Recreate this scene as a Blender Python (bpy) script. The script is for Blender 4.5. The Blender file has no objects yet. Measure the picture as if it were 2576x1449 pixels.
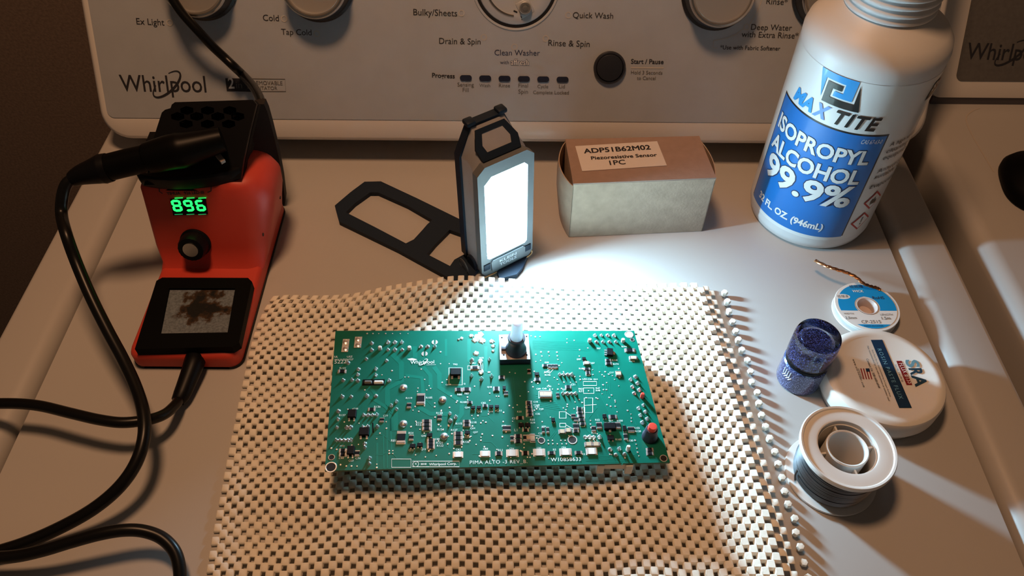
import bpy, bmesh, math, random
from mathutils import Vector as V, Matrix as M
from math import radians as R, sin, cos, pi
random.seed(7)
SC = bpy.context.scene; COL = SC.collection

# ------------------------------------------------------------------ camera, world, lights, exposure
FPX, CAMH, TH, RO = 1980., .447, R(49.6), R(.45)
CX, CY = 1288., 724.5
FW = V((0, cos(TH), -sin(TH))); U0 = V((0, sin(TH), cos(TH))); R0 = V((1, 0, 0))
RT = R0*cos(RO) + U0*sin(RO); UP = U0*cos(RO) - R0*sin(RO); EYE = V((0, 0, CAMH))
cd = bpy.data.cameras.new('camera'); cam = bpy.data.objects.new('camera', cd); COL.objects.link(cam)
cam.matrix_world = M(((RT.x, UP.x, -FW.x, EYE.x), (RT.y, UP.y, -FW.y, EYE.y), (RT.z, UP.z, -FW.z, EYE.z), (0, 0, 0, 1)))
cd.sensor_width = 36; cd.lens = FPX/2576*36; cd.clip_start = .01
SC.camera = cam
w = bpy.data.worlds.new('world'); SC.world = w; w.use_nodes = True
w.node_tree.nodes['Background'].inputs[0].default_value = (1, .72, .52, 1)
w.node_tree.nodes['Background'].inputs[1].default_value = .05
def area(name, loc, to, size, power, col):
    l = bpy.data.lights.new(name, 'AREA'); l.shape = 'DISK'; l.size = size; l.energy = power; l.color = col
    o = bpy.data.objects.new(name, l); COL.objects.link(o); o.location = loc
    o.rotation_euler = (V(to) - V(loc)).to_track_quat('-Z', 'Y').to_euler(); return o
area('ceiling_lamp', (-.12, .38, 1.02), (-.10, .36, 0), .18, 5.1, (1, .53, .27))
LEDPOWER = 45.; LEDWATTS = 2.1; LEDCOL = (.48, .79, 1.0, 1)
SC.view_settings.view_transform = 'Standard'; SC.view_settings.look = 'None'
SC.view_settings.exposure = 0; SC.view_settings.gamma = 1; SC.view_settings.use_curve_mapping = False

# ------------------------------------------------------------------ pixel -> surface (where the photograph's rays meet real surfaces)
def ray(px, py): return FW + RT*((px-CX)/FPX) - UP*((py-CY)/FPX)
def P(px, py, z=0):
    d = ray(px, py); return EYE + d*((z-CAMH)/d.z)
def PPL(px, py, p0, n):
    d = ray(px, py); return EYE + d*((p0-EYE).dot(n)/d.dot(n))

# ------------------------------------------------------------------ materials
def mat(name, col, rough=.5, metal=0., coat=0., noise=0., nscale=40., bump=0., bscale=200., trans=0., emit=None, espow=0., spec=.5, sss=0., ior=1.45):
    m = bpy.data.materials.new(name); m.use_nodes = True; nt = m.node_tree; b = nt.nodes['Principled BSDF']
    b.inputs['Base Color'].default_value = (*col, 1); b.inputs['Roughness'].default_value = rough; b.inputs['Metallic'].default_value = metal
    b.inputs['Coat Weight'].default_value = coat; b.inputs['Coat Roughness'].default_value = .08
    b.inputs['Transmission Weight'].default_value = trans; b.inputs['Specular IOR Level'].default_value = spec; b.inputs['IOR'].default_value = ior
    if sss: b.inputs['Subsurface Weight'].default_value = sss; b.inputs['Subsurface Radius'].default_value = (.004, .003, .002); b.inputs['Subsurface Scale'].default_value = 1
    if emit: b.inputs['Emission Color'].default_value = (*emit, 1); b.inputs['Emission Strength'].default_value = espow
    if noise or bump:
        tc = nt.nodes.new('ShaderNodeTexCoord')
    if noise:
        n = nt.nodes.new('ShaderNodeTexNoise'); n.inputs['Scale'].default_value = nscale; n.inputs['Detail'].default_value = 6
        nt.links.new(tc.outputs['Object'], n.inputs['Vector'])
        r = nt.nodes.new('ShaderNodeValToRGB'); r.color_ramp.elements[0].position = .3; r.color_ramp.elements[1].position = .7
        r.color_ramp.elements[0].color = (*[c*(1-noise) for c in col], 1); r.color_ramp.elements[1].color = (*[min(1, c*(1+noise)) for c in col], 1)
        nt.links.new(n.outputs['Fac'], r.inputs['Fac']); nt.links.new(r.outputs['Color'], b.inputs['Base Color'])
    if bump:
        n = nt.nodes.new('ShaderNodeTexNoise'); n.inputs['Scale'].default_value = bscale; n.inputs['Detail'].default_value = 4
        nt.links.new(tc.outputs['Object'], n.inputs['Vector'])
        bp = nt.nodes.new('ShaderNodeBump'); bp.inputs['Strength'].default_value = bump; bp.inputs['Distance'].default_value = .0006
        nt.links.new(n.outputs['Fac'], bp.inputs['Height']); nt.links.new(bp.outputs['Normal'], b.inputs['Normal'])
    return m
def glitter(name, base, spark, scale, rough=.25):
    m = mat(name, base, rough, coat=1.); nt = m.node_tree; b = nt.nodes['Principled BSDF']
    tc = nt.nodes.new('ShaderNodeTexCoord'); v = nt.nodes.new('ShaderNodeTexVoronoi'); v.inputs['Scale'].default_value = scale
    nt.links.new(tc.outputs['Object'], v.inputs['Vector'])
    s = nt.nodes.new('ShaderNodeSeparateColor'); nt.links.new(v.outputs['Color'], s.inputs['Color'])
    r = nt.nodes.new('ShaderNodeValToRGB'); e = r.color_ramp.elements
    e[0].position = .45; e[0].color = (*base, 1); e[1].position = 1; e[1].color = (*spark, 1)
    x = r.color_ramp.elements.new(.82); x.color = (*[(a*.75+c*.25) for a, c in zip(base, spark)], 1)
    nt.links.new(s.outputs['Red'], r.inputs['Fac']); nt.links.new(r.outputs['Color'], b.inputs['Base Color'])
    nm = nt.nodes.new('ShaderNodeBump'); nm.inputs['Strength'].default_value = .5; nm.inputs['Distance'].default_value = .0005
    nt.links.new(s.outputs['Green'], nm.inputs['Height']); nt.links.new(nm.outputs['Normal'], b.inputs['Normal'])
    b.inputs['Metallic'].default_value = .35
    return m
def soot(name):     # wet grey sponge with burnt flux stains
    m = mat(name, (.3, .3, .3), .9); nt = m.node_tree; b = nt.nodes['Principled BSDF']
    tc = nt.nodes.new('ShaderNodeTexCoord')
    mp = nt.nodes.new('ShaderNodeMapping'); nt.links.new(tc.outputs['Object'], mp.inputs['Vector'])
    n1 = nt.nodes.new('ShaderNodeTexNoise'); n1.inputs['Scale'].default_value = 110; n1.inputs['Detail'].default_value = 9; nt.links.new(mp.outputs[0], n1.inputs['Vector'])
    n2 = nt.nodes.new('ShaderNodeTexNoise'); n2.inputs['Scale'].default_value = 700; n2.inputs['Detail'].default_value = 3; nt.links.new(mp.outputs[0], n2.inputs['Vector'])
    sub = nt.nodes.new('ShaderNodeVectorMath'); sub.operation = 'DISTANCE'; nt.links.new(mp.outputs[0], sub.inputs[0]); sub.inputs[1].default_value = (-.2155, .3455, .0185)
    mu = nt.nodes.new('ShaderNodeMath'); mu.operation = 'MULTIPLY_ADD'; nt.links.new(sub.outputs['Value'], mu.inputs[0]); mu.inputs[1].default_value = -22.; mu.inputs[2].default_value = .36
    ad = nt.nodes.new('ShaderNodeMath'); nt.links.new(mu.outputs[0], ad.inputs[0]); nt.links.new(n1.outputs['Fac'], ad.inputs[1])
    r = nt.nodes.new('ShaderNodeValToRGB'); e = r.color_ramp.elements
    e[0].position = .50; e[0].color = (.17, .20, .235, 1); e[1].position = .67; e[1].color = (.006, .005, .005, 1)
    x = e.new(.575); x.color = (.055, .028, .012, 1)
    nt.links.new(ad.outputs[0], r.inputs['Fac'])
    mx = nt.nodes.new('ShaderNodeMix'); mx.data_type = 'RGBA'; mx.blend_type = 'MULTIPLY'; mx.inputs[0].default_value = .8
    r2 = nt.nodes.new('ShaderNodeValToRGB'); r2.color_ramp.elements[0].position = .3; r2.color_ramp.elements[0].color = (.45, .45, .45, 1); r2.color_ramp.elements[1].position = .65
    nt.links.new(n2.outputs['Fac'], r2.inputs['Fac'])
    nt.links.new(r.outputs['Color'], mx.inputs[6]); nt.links.new(r2.outputs['Color'], mx.inputs[7]); nt.links.new(mx.outputs[2], b.inputs['Base Color'])
    return m

WHITE = mat('white_enamel', (.47, .455, .437), .42, coat=.15, noise=.02, nscale=9)
CONSW = mat('white_console_plastic', (.74, .72, .69), .35, coat=.2)
SILV = mat('silver_panel_paint', (.47, .51, .56), .42, metal=.25, noise=.03, nscale=60, bump=.04, bscale=900)
SILVD = mat('grey_brushed_panel', (.15, .145, .14), .45, metal=.2, noise=.10, nscale=300)
KRING = mat('knob_chrome_ring', (.62, .60, .57), .22, metal=1.)
KFACE = mat('knob_brushed_face', (.45, .43, .40), .38, metal=.6)
KBLK = mat('knob_black_skirt', (.012, .012, .014), .4)
DARKP = mat('dark_grey_plastic', (.03, .03, .034), .5)
GASK = mat('dark_recess_plastic', (.10, .095, .11), .6)
WALLM = mat('brown_wall_paint', (.26, .19, .15), .95, noise=.2, nscale=300, bump=.3, bscale=500)
FLOORM = mat('dark_floor', (.02, .017, .015), .8, noise=.2, nscale=20)
INK = mat('dark_ink', (.022, .022, .028), .5); INKB = mat('navy_ink', (.03, .04, .10), .5); INKG = mat('grey_ink', (.11, .105, .10), .5)
INKW = mat('white_ink', (.8, .8, .78), .5); INKL = mat('pale_ring_ink', (.52, .50, .47), .5)
LENSB = mat('smoked_indicator_lens', (.02, .025, .045), .2, coat=.5)
RED = mat('red_plastic', (.56, .052, .030), .45, noise=.04, nscale=30)
BLK = mat('black_plastic', (.004, .004, .005), .42, spec=.2); HANDLE = mat('black_glossy_grip', (.0025, .0025, .0025), .38, spec=.12); BLKR = mat('black_rubber_cable', (.005, .005, .005), .32, spec=.3)
BLKM = mat('black_matte_plastic', (.002, .002, .0025), .6, spec=.08)
CHAR = mat('charcoal_plastic', (.022, .019, .018), .6, spec=.2)
METAL = mat('brushed_aluminium', (.72, .70, .66), .3, metal=1.)
SPONGE = soot('sooty_sponge')
LEDON = mat('green_segment_glow', (0, .1, .03), .4, emit=(.01, 1., .085), espow=3.2)
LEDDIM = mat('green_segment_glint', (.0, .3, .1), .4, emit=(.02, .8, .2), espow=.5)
PANEL = mat('led_panel_glow', (.9, .9, .9), .4, emit=LEDCOL[:3], espow=LEDPOWER)
LGREY = mat('light_grey_plastic_case', (.34, .34, .36), .5, noise=.05, nscale=80)
LNAVY = mat('blue_black_plastic', (.011, .020, .036), .5, spec=.2)
LBEZ = mat('grey_bezel_plastic', (.12, .13, .14), .4)
LORANGE = mat('orange_seam', (.45, .22, .08), .5)
CARD = mat('kraft_cardboard', (.45, .335, .25), .85, noise=.09, nscale=120, bump=.3, bscale=500)
CARDT = mat('kraft_cardboard_shaded_top', (.34, .235, .19), .85, noise=.06, nscale=160, bump=.2, bscale=500)  # same kraft, darkened: the top's weaker light is put into its colour
PAPER = mat('label_paper', (.72, .66, .63), .6)
BOTW = mat('white_bottle_plastic', (.70, .695, .68), .45, sss=.06)
LABW = mat('white_label', (.74, .76, .74), .3, coat=.3)
LABB = mat('blue_label_ink', (.012, .16, .50), .3, coat=.3); LABB2 = mat('bright_blue_ink', (.03, .30, .70), .3, coat=.3)
LABK = mat('black_label_ink', (.01, .012, .012), .3, coat=.3); LABLB = mat('lilac_blue_ink', (.10, .25, .62), .3, coat=.3)
REDI = mat('red_ink', (.45, .03, .02), .5); DRED = mat('dark_red_ink', (.22, .012, .014), .45)
NAVY = mat('navy_label_ink', (.008, .032, .075), .4); LBLUE = mat('light_blue_ink', (.16, .38, .50), .4); TEALK = mat('dark_teal_ink', (.02, .06, .10), .4)
PPW = mat('frosted_white_plastic', (.74, .72, .67), .4, sss=.05); SPW = mat('white_spool_plastic', (.76, .75, .72), .38, sss=.04)
SOLDW = mat('solder_wire', (.24, .25, .27), .34, metal=1.); COPPER = mat('copper_braid', (.55, .24, .10), .35, metal=1., noise=.4, nscale=900)
WICKB = mat('wick_blue_print', (.01, .28, .62), .35)
CLEAR = mat('clear_plastic', (.85, .88, .9), .1, trans=.9)
GLASS = mat('clear_glass', (.9, .93, 1.), .02, trans=1., ior=1.42)
GLITD = glitter('dark_blue_glitter', (.004, .006, .05), (.25, .35, 1.), 2400); GLITL = glitter('grey_blue_glitter', (.018, .028, .11), (.40, .50, .95), 2600, .35)
MATM = mat('cream_foam_rubber', (.87, .83, .725), .75, noise=.05, nscale=200, bump=.2, bscale=900)
PCBG = mat('green_solder_mask', (.0005, .128, .088), .32, coat=.1, spec=.35, noise=.05, nscale=80); PCBE = mat('board_edge', (.02, .22, .13), .5)
TRACE = mat('green_trace', (.001, .165, .115), .32, coat=.1, spec=.35); TRACED = mat('dark_green_gap', (.001, .12, .07), .35)
TIN = mat('bright_solder', (.88, .88, .88), .25, metal=.88); TINM = mat('tinned_pad', (.74, .74, .72), .35, metal=.8)
SILK = mat('white_silkscreen', (.72, .78, .74), .5); CERT = mat('tan_ceramic', (.50, .37, .25), .4); CERW = mat('white_ceramic', (.75, .75, .72), .4)
CHIP = mat('black_epoxy', (.005, .005, .006), .5, spec=.12); CHIPT = mat('resistor_black_glaze', (.006, .007, .009), .55, spec=.1)
PLATE = mat('stainless_plate', (.74, .72, .76), .3, metal=.85); FROST = mat('frosted_shaft', (.90, .92, .97), .4, sss=1.); FROST.node_tree.nodes['Principled BSDF'].inputs['Subsurface Radius'].default_value = (.006, .0065, .007)
BLUEBLK = mat('grey_black_nylon', (.03, .03, .045), .42); REDB = mat('red_button_cap', (.75, .07, .045), .4); NYL = mat('white_nylon', (.75, .74, .66), .5)
GREYS = mat('dryer_side_grey', (.14, .125, .11), .7)

# ------------------------------------------------------------------ mesh helpers
def finish(bm, name, ang=35):
    bmesh.ops.recalc_face_normals(bm, faces=bm.faces[:])
    me = bpy.data.meshes.new(name); bm.to_mesh(me); bm.free()
    me.polygons.foreach_set('use_smooth', [True]*len(me.polygons)); me.set_sharp_from_angle(angle=R(ang)); return me
def link(name, me, m, parent=None, mw=None):
    o = bpy.data.objects.new(name, me); COL.objects.link(o)
    if m is not None:
        ms = m if isinstance(m, (list, tuple)) else [m]
        if len(me.materials) == 0:
            for x in ms: me.materials.append(x)
    if parent is not None:
        o.parent = parent
        if parent.type == 'EMPTY': o.matrix_parent_inverse = M.Translation(-parent.location)
        elif '_mw' in parent: o.matrix_parent_inverse = parent.matrix_basis.inverted()
    if mw is not None: o.matrix_basis = mw
    return o
def part(name, bm, m, parent, label=None, ang=35, mw=None):
    o = link(name, finish(bm, name, ang), m, parent, mw)
    if label: o['label'] = label
    return o
def thing(name, label, cat, loc=(0, 0, 0), group=None):
    o = bpy.data.objects.new(name, None); COL.objects.link(o); o.location = loc; o.empty_display_size = .01
    o['label'] = label; o['category'] = cat
    if group: o['group'] = group
    return o
def tag(o, label, cat, group=None):
    o['label'] = label; o['category'] = cat
    if group: o['group'] = group
    return o
def struct(name, bm, m):
    o = link(name, finish(bm, name), m); o['kind'] = 'structure'; return o
I4 = M.Identity(4)
def bx(bm, size, mw=I4, bev=0., seg=2, mi=0):
    g = bmesh.ops.create_cube(bm, size=1.); vs = g['verts']
    for v in vs: v.co = V((v.co.x*size[0], v.co.y*size[1], v.co.z*size[2]))
    fs = list({f for v in vs for f in v.link_faces})
    if bev:
        es = list({e for v in vs for e in v.link_edges})
        r = bmesh.ops.bevel(bm, geom=es, offset=bev, segments=seg, affect='EDGES', profile=.5)
        vs = list({v for f in r['faces'] for v in f.verts} | {v for v in vs if v.is_valid}); fs = list({f for v in vs for f in v.link_faces})
    for f in fs: f.material_index = mi
    bmesh.ops.transform(bm, matrix=mw, verts=vs)
def box3(bm, a, b, bev=0., seg=2, mi=0):
    a = V(a); b = V(b); bx(bm, [abs(b[i]-a[i]) for i in range(3)], M.Translation((a+b)/2), bev, seg, mi)
def lathe(bm, prof, mw=I4, seg=40, close=False, mi=0, a0=0., a1=2*pi):
    full = abs(a1-a0-2*pi) < 1e-6; n = seg if full else seg+1; rings = []
    for r, z in prof:
        if r < 1e-7: v = bm.verts.new(mw @ V((0, 0, z))); rings.append([v]*n)
        else: rings.append([bm.verts.new(mw @ V((r*cos(a0+(a1-a0)*k/seg), r*sin(a0+(a1-a0)*k/seg), z))) for k in range(n)])
    prs = list(zip(rings[:-1], rings[1:])) + ([(rings[-1], rings[0])] if close else [])
    for A, B in prs:
        for k in range(seg):
            j = (k+1) % n; q = [A[k], A[j], B[j], B[k]]; u = []
            for v in q:
                if v not in u: u.append(v)
            if len(u) > 2:
                f = bm.faces.new(u); f.material_index = mi
def cyl(bm, r, z0, z1, mw=I4, seg=32, bev=0., r2=None, mi=0):
    r2 = r if r2 is None else r2
    p = [(0, z0), (r-bev, z0), (r, z0+bev), (r2, z1-bev), (r2-bev, z1), (0, z1)] if bev else [(0, z0), (r, z0), (r2, z1), (0, z1)]
    lathe(bm, p, mw, seg, mi=mi)
def smooth_path(pts, n=8):
    pts = [V(p) for p in pts]; out = []
    for i in range(len(pts)-1):
        p0 = pts[max(i-1, 0)]; p1 = pts[i]; p2 = pts[i+1]; p3 = pts[min(i+2, len(pts)-1)]
        for k in range(n):
            t = k/n; out.append(.5*((2*p1)+(p2-p0)*t+(2*p0-5*p1+4*p2-p3)*t*t+(-p0+3*p1-3*p2+p3)*t**3))
    out.append(pts[-1]); return out
def tube(bm, pts, r, seg=14, sub=8, mi=0, flat=1.):
    ps = smooth_path(pts, sub) if sub > 1 else [V(p) for p in pts]; n = len(ps)
    rs = r if isinstance(r, (list, tuple)) else [r]*n
    if len(rs) != n: rs = [rs[min(int(i/(n-1)*(len(rs)-1)), len(rs)-2)]*(1-(i/(n-1)*(len(rs)-1)) % 1)+rs[min(int(i/(n-1)*(len(rs)-1)), len(rs)-2)+1]*((i/(n-1)*(len(rs)-1)) % 1) if i < n-1 else rs[-1] for i in range(n)]
    t = (ps[1]-ps[0]).normalized(); nx = t.cross(V((0, 0, 1)));  nx = nx.normalized() if nx.length > 1e-4 else V((1, 0, 0)); rings = []
    for i, p in enumerate(ps):
        t2 = (ps[min(i+1, n-1)]-ps[max(i-1, 0)]).normalized(); nx = (nx-t2*nx.dot(t2)).normalized(); ny = t2.cross(nx)
        rings.append([bm.verts.new(p+(nx*cos(2*pi*k/seg)+ny*sin(2*pi*k/seg)*flat)*rs[i]) for k in range(seg)])
    for A, B in zip(rings[:-1], rings[1:]):
        for k in range(seg): bm.faces.new([A[k], A[(k+1) % seg], B[(k+1) % seg], B[k]]).material_index = mi
    bm.faces.new(rings[0][::-1]).material_index = mi; bm.faces.new(rings[-1]).material_index = mi
def prism(bm, poly, z0, z1, mw=I4, mi=0, side=None):
    a = [bm.verts.new(mw @ V((x, y, z0))) for x, y in poly]; b = [bm.verts.new(mw @ V((x, y, z1))) for x, y in poly]; n = len(poly)
    bm.faces.new(a[::-1]).material_index = mi; bm.faces.new(b).material_index = mi
    for k in range(n): bm.faces.new([a[k], a[(k+1) % n], b[(k+1) % n], b[k]]).material_index = mi if side is None else side
def loft(bm, loops, cap=True, mi=0):
    rs = [[bm.verts.new(V(p)) for p in l] for l in loops]; n = len(rs[0])
    for A, B in zip(rs[:-1], rs[1:]):
        for k in range(n): bm.faces.new([A[k], A[(k+1) % n], B[(k+1) % n], B[k]]).material_index = mi
    if cap: bm.faces.new(rs[0][::-1]).material_index = mi; bm.faces.new(rs[-1]).material_index = mi
def holed(bm, outer, holes, z0, z1, mw=I4):      # a plate with windows
    es = []
    for lp in [outer]+holes:
        vs = [bm.verts.new(V((x, y, z0))) for x, y in lp]
        es += [bm.edges.new((vs[k], vs[(k+1) % len(vs)])) for k in range(len(vs))]
    r = bmesh.ops.triangle_fill(bm, use_beauty=True, use_dissolve=False, edges=es)
    fs = [g for g in r['geom'] if isinstance(g, bmesh.types.BMFace)]
    e = bmesh.ops.extrude_face_region(bm, geom=fs); nv = [g for g in e['geom'] if isinstance(g, bmesh.types.BMVert)]
    for v in nv: v.co.z = z1
    bmesh.ops.transform(bm, matrix=mw, verts=bm.verts[:])
def rrect(w_, h_, r, n=6, cx=0., cy=0.):
    o = []
    for sx, sy, a in ((1, 1, 0), (-1, 1, 90), (-1, -1, 180), (1, -1, 270)):
        for k in range(n+1):
            t = R(a+90*k/n); o.append((cx+sx*(w_/2-r)+r*cos(t), cy+sy*(h_/2-r)+r*sin(t)))
    return o
def quad(bm, pts, th=0., n=V((0, 0, 1)), mi=0):   # flat patch with a hair of thickness
    a = [bm.verts.new(V(p)) for p in pts]
    if not th: bm.faces.new(a).material_index = mi; return
    b = [bm.verts.new(V(p)+n*th) for p in pts]; k = len(a)
    bm.faces.new(a[::-1]); bm.faces.new(b)
    for i in range(k): bm.faces.new([a[i], a[(i+1) % k], b[(i+1) % k], b[i]])
def frame(o, x, y, z): return M(((x.x, y.x, z.x, o.x), (x.y, y.y, z.y, o.y), (x.z, y.z, z.z, o.z), (0, 0, 0, 1)))

# ------------------------------------------------------------------ lettering
def tverts(s, bold=0., shear=0., gap=1.):
    c = bpy.data.curves.new('lettering', 'FONT'); c.body = s; c.offset = bold; c.shear = shear; c.space_character = gap; c.resolution_u = 3
    o = bpy.data.objects.new('lettering', c); COL.objects.link(o); dg = bpy.context.evaluated_depsgraph_get()
    me = bpy.data.meshes.new_from_object(o.evaluated_get(dg), depsgraph=dg)
    vs = [v.co.copy() for v in me.vertices]; fs = [tuple(p.vertices) for p in me.polygons]
    bpy.data.objects.remove(o); bpy.data.curves.remove(c); bpy.data.meshes.remove(me)
    xs = [v.x for v in vs]; return vs, fs, min(xs), max(xs)
def text_into(bm, s, A, B, N, ha=1., lift=.0002, bold=0., shear=0., gap=1., h=None, fat=0.):
    for k in ((-1, -.5), (1, -.5), (0, 1)) if fat else (): text_into(bm, s, V(A)+(V(B)-V(A)).normalized()*(fat*k[0])+N.cross((V(B)-V(A)).normalized())*(fat*k[1]), V(B)+(V(B)-V(A)).normalized()*(fat*k[0])+N.cross((V(B)-V(A)).normalized())*(fat*k[1]), N, ha, lift+.00001*k[0], bold, shear, gap, h)
    vs, fs, x0, x1 = tverts(s, bold, shear, gap); A = V(A); B = V(B); d = B-A; sx = d.length/(x1-x0); d.normalize(); u = N.cross(d).normalized()
    sy = sx*ha if h is None else h/.70
    nv = [bm.verts.new(A+d*((v.x-x0)*sx)+u*(v.y*sy)+N*lift) for v in vs]
    for f in fs:
        try: bm.faces.new([nv[i] for i in f])
        except ValueError: pass
def fin_flat(bm, name):
    me = bpy.data.meshes.new(name); bm.to_mesh(me); bm.free(); return me
def text(s, A, B, N, m, parent, name='lettering', **k):
    bm = bmesh.new(); text_into(bm, s, A, B, N, **k); return link(name, fin_flat(bm, name), m, parent)
def ribbon(bm, pts, N, wd, closed=False):         # flat printed stroke along a path
    pts = [V(p) for p in pts]; n = len(pts); L = []
    ws = wd if isinstance(wd, (list, tuple)) else [wd]*n
    for i in range(n):
        a = pts[(i-1) % n] if (closed or i > 0) else pts[i]; b = pts[(i+1) % n] if (closed or i < n-1) else pts[i]
        t = (b-a).normalized(); s_ = N.cross(t).normalized()*ws[i]/2; L.append((bm.verts.new(pts[i]-s_), bm.verts.new(pts[i]+s_)))
    for i in range(n if closed else n-1):
        j = (i+1) % n; bm.faces.new([L[i][0], L[j][0], L[j][1], L[i][1]])
def whirl(parent, A, B, N, m, hs=1., lw=.0011):   # word mark with its looping swash
    bm = bmesh.new(); text_into(bm, 'Whirlpool', A, B, N, ha=hs, bold=.004)
    d = (V(B)-V(A)); L = d.length; d.normalize(); u = N.cross(d); c = V(A)+d*(L*.545)+u*(L*.085)+N*.0003
    ax = (d*.77+u*.64).normalized(); ay = N.cross(ax); pts = []; ws = []
    for k in range(41):
        t = R(120+300*k/40); pts.append(c+ax*(L*.215*cos(t))+ay*(L*.082*sin(t))); ws.append(lw*(.3+.7*sin(pi*k/40)))
    ribbon(bm, pts, N, ws)
    return link('lettering', fin_flat(bm, 'lettering'), m, parent)

# ================================================================== room shell
bm = bmesh.new(); box3(bm, (-3, -2.5, -.96), (3, 1.1, -.92)); struct('floor', bm, FLOORM)
bm = bmesh.new(); box3(bm, (-3, .86, -.95), (3, .92, 2.2)); struct('wall_back', bm, WALLM)

# ================================================================== washing machine
WL, WR, GL, GR = -.360, .340, -.317, .2965
LIDB = .5225
wash = thing('washing_machine', 'white top-loading washing machine with silver control console under the work items', 'washing machine', (0, .25, -.92))
bm = bmesh.new()      # flat lid, sharp long edges
prism(bm, [(GL, -.012), (GL+.0012, 0), (GR-.0012, 0), (GR, -.012)], -.085, LIDB, M(((1, 0, 0, 0), (0, 0, 1, 0), (0, 1, 0, 0), (0, 0, 0, 1))))
part('lid', bm, WHITE, wash, ang=20)
def rail(x0, x1, s):   # frame rail beside the lid: channel, rounded inner shoulder, flat top, rounded outer edge
    ch = .0035; pr = []
    xi = x0 + s*0
    pr.append((0, -.014)); pr.append((ch, -.014))
    for k in range(9): a = R(180-90*k/8); pr.append((ch+.0115+.0115*cos(a), -.0095+.0125*sin(a)))
    wdt = abs(x1-x0)
    for k in range(7): a = R(90-90*k/6); pr.append((wdt-.004+.004*cos(a), -.001+.004*sin(a)))
    pr.append((wdt, -.05)); pr.append((0, -.05))
    return [(x0+s*x, z) for x, z in pr]
for x0, x1, s in ((GL, WL, -1), (GR, WR, 1)):
    bm = bmesh.new(); prism(bm, rail(x0, x1, s), -.09, .60, M(((1, 0, 0, 0), (0, 0, 1, 0), (0, 1, 0, 0), (0, 0, 0, 1)))); part('top_rail', bm, WHITE, wash, ang=30)
bm = bmesh.new(); box3(bm, (WL+.001, -.09, -.92), (WR-.001, .60, -.045)); part('cabinet', bm, WHITE, wash)
bm = bmesh.new(); box3(bm, (GL+.002, LIDB+.0015, -.046), (GR-.002, .598, -.006)); part('rear_deck', bm, WHITE, wash)
# console: leaning housing, lower edge over the back of the lid
LEAN = R(29); cn = V((0, -cos(LEAN), sin(LEAN))); cv = V((0, sin(LEAN), cos(LEAN))); cp = P(1288, 357, .02); cp.x = 0
CM = frame(cp, V((1, 0, 0)), cv, cn)
def CON(px, py, off=0.): return PPL(px, py, cp+cn*off, cn)
def UV(p): q = V(p)-cp; return q.x, q.dot(cv)
uL = UV(CON(249, 290))[0]; uR = UV(CON(2335, 300))[0]
def cout(inset, bot, r):   # outline in console coordinates
    o = []; a, b = uL+inset, uR-inset; top = .27
    for k in range(9): t = R(180+90*k/8); o.append((a+r+r*cos(t), bot+r+r*sin(t)))
    for k in range(9): t = R(270+90*k/8); o.append((b-r+r*cos(t), bot+r+r*sin(t)))
    return o+[(b, top), (a, top)]
loops = []
for ins, bot, r, z in ((.010, .010, .02, -.075), (.0015, .0005, .022, -.02), (0, -.0005, .023, -.006), (.0012, .0006, .022, -.0018), (.004, .0032, .02, 0.), (.0072, .0195, .008, .0002)):
    loops.append([CM @ V((x, y, z)) for x, y in cout(ins, bot, r)])
bm = bmesh.new(); loft(bm, loops); part('console_housing', bm, CONSW, wash, ang=50)
pB = UV(CON(1300, 300))[1]
bm = bmesh.new(); prism(bm, cout(.0075, pB-.0012, .006), -.0005, .0008, CM); part('control_panel', bm, SILV, wash, ang=50)
PN = .0009
def cpix(px, py): return CON(px, py, PN)
def ctext(s, x0, y0, x1, y1, m=INK, **k): return text(s, cpix(x0, y0), cpix(x1, y1), cn, m, wash, **k)
def cring(px, py, r=.0022, m=INKL):
    c = cpix(px, py)+cn*.0002; bm = bmesh.new()
    ribbon(bm, [c+V((1, 0, 0))*(r*cos(2*pi*k/16))+cv*(r*sin(2*pi*k/16)) for k in range(16)], cn, r*.42, True); link('position_mark', fin_flat(bm, 'position_mark'), m, wash)
ctext('Ex Light', 344, 61, 414, 64); ctext('Cold', 662, 52, 702, 53); ctext('Tap Cold', 708, 87, 784, 89)
ctext('Bulky/Sheets', 1040, 38, 1150, 41); ctext('Quick Wash', 1441, 45, 1542, 47); ctext('Drain & Spin', 1105, 110, 1209, 112)
ctext('Rinse & Spin', 1379, 115, 1483, 118); ctext('Clean Washer', 1244, 139, 1358, 140, INKB); ctext('with', 1258, 161, 1280, 161.5, INKB)
ctext('Progress', 1087, 195, 1144, 197, bold=.018)
ctext('Deep Water', 1889, 75, 1991, 77); ctext('with Extra Rinse*', 1865, 93, 2007, 97); ctext('Rinse*', 1927, 10, 1980, 13)
ctext('*Use with Fabric Softener', 1811, 124, 1962, 127, bold=.006)
ctext('Start / Pause', 1587, 160, 1669, 161, bold=.016); ctext('Hold 3 Seconds', 1587, 186.5, 1666, 187.5, INKG); ctext('to Cancel', 1602, 200.5, 1649, 201, INKG)
for s, x0, x1, y in (('Sensing', 1151, 1192, 217.5), ('Fill', 1164, 1179, 231.5), ('Wash', 1206, 1233, 219), ('Rinse', 1255, 1283, 219.5), ('Final', 1304, 1328, 220), ('Spin', 1304, 1328, 235.5),
                   ('Cycle', 1352, 1379, 221.5), ('Complete', 1341, 1390, 236.5), ('Lid', 1406, 1421, 222), ('Locked', 1395, 1431, 237)): ctext(s, x0, y, x1, y+.3, INKG)
ctext('affresh', 1284, 163, 1331, 164, INKB, bold=.05, ha=1.15); ctext('affresh', 1285, 163, 1330, 164, INKW, bold=.006, ha=1.15, lift=.0004)
for p in ((427, 57), (715, 47), (797, 85), (1161, 33), (1217, 94), (1294, 118), (1373, 97), (1430, 38), (1878, 68)): cring(*p)
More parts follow.
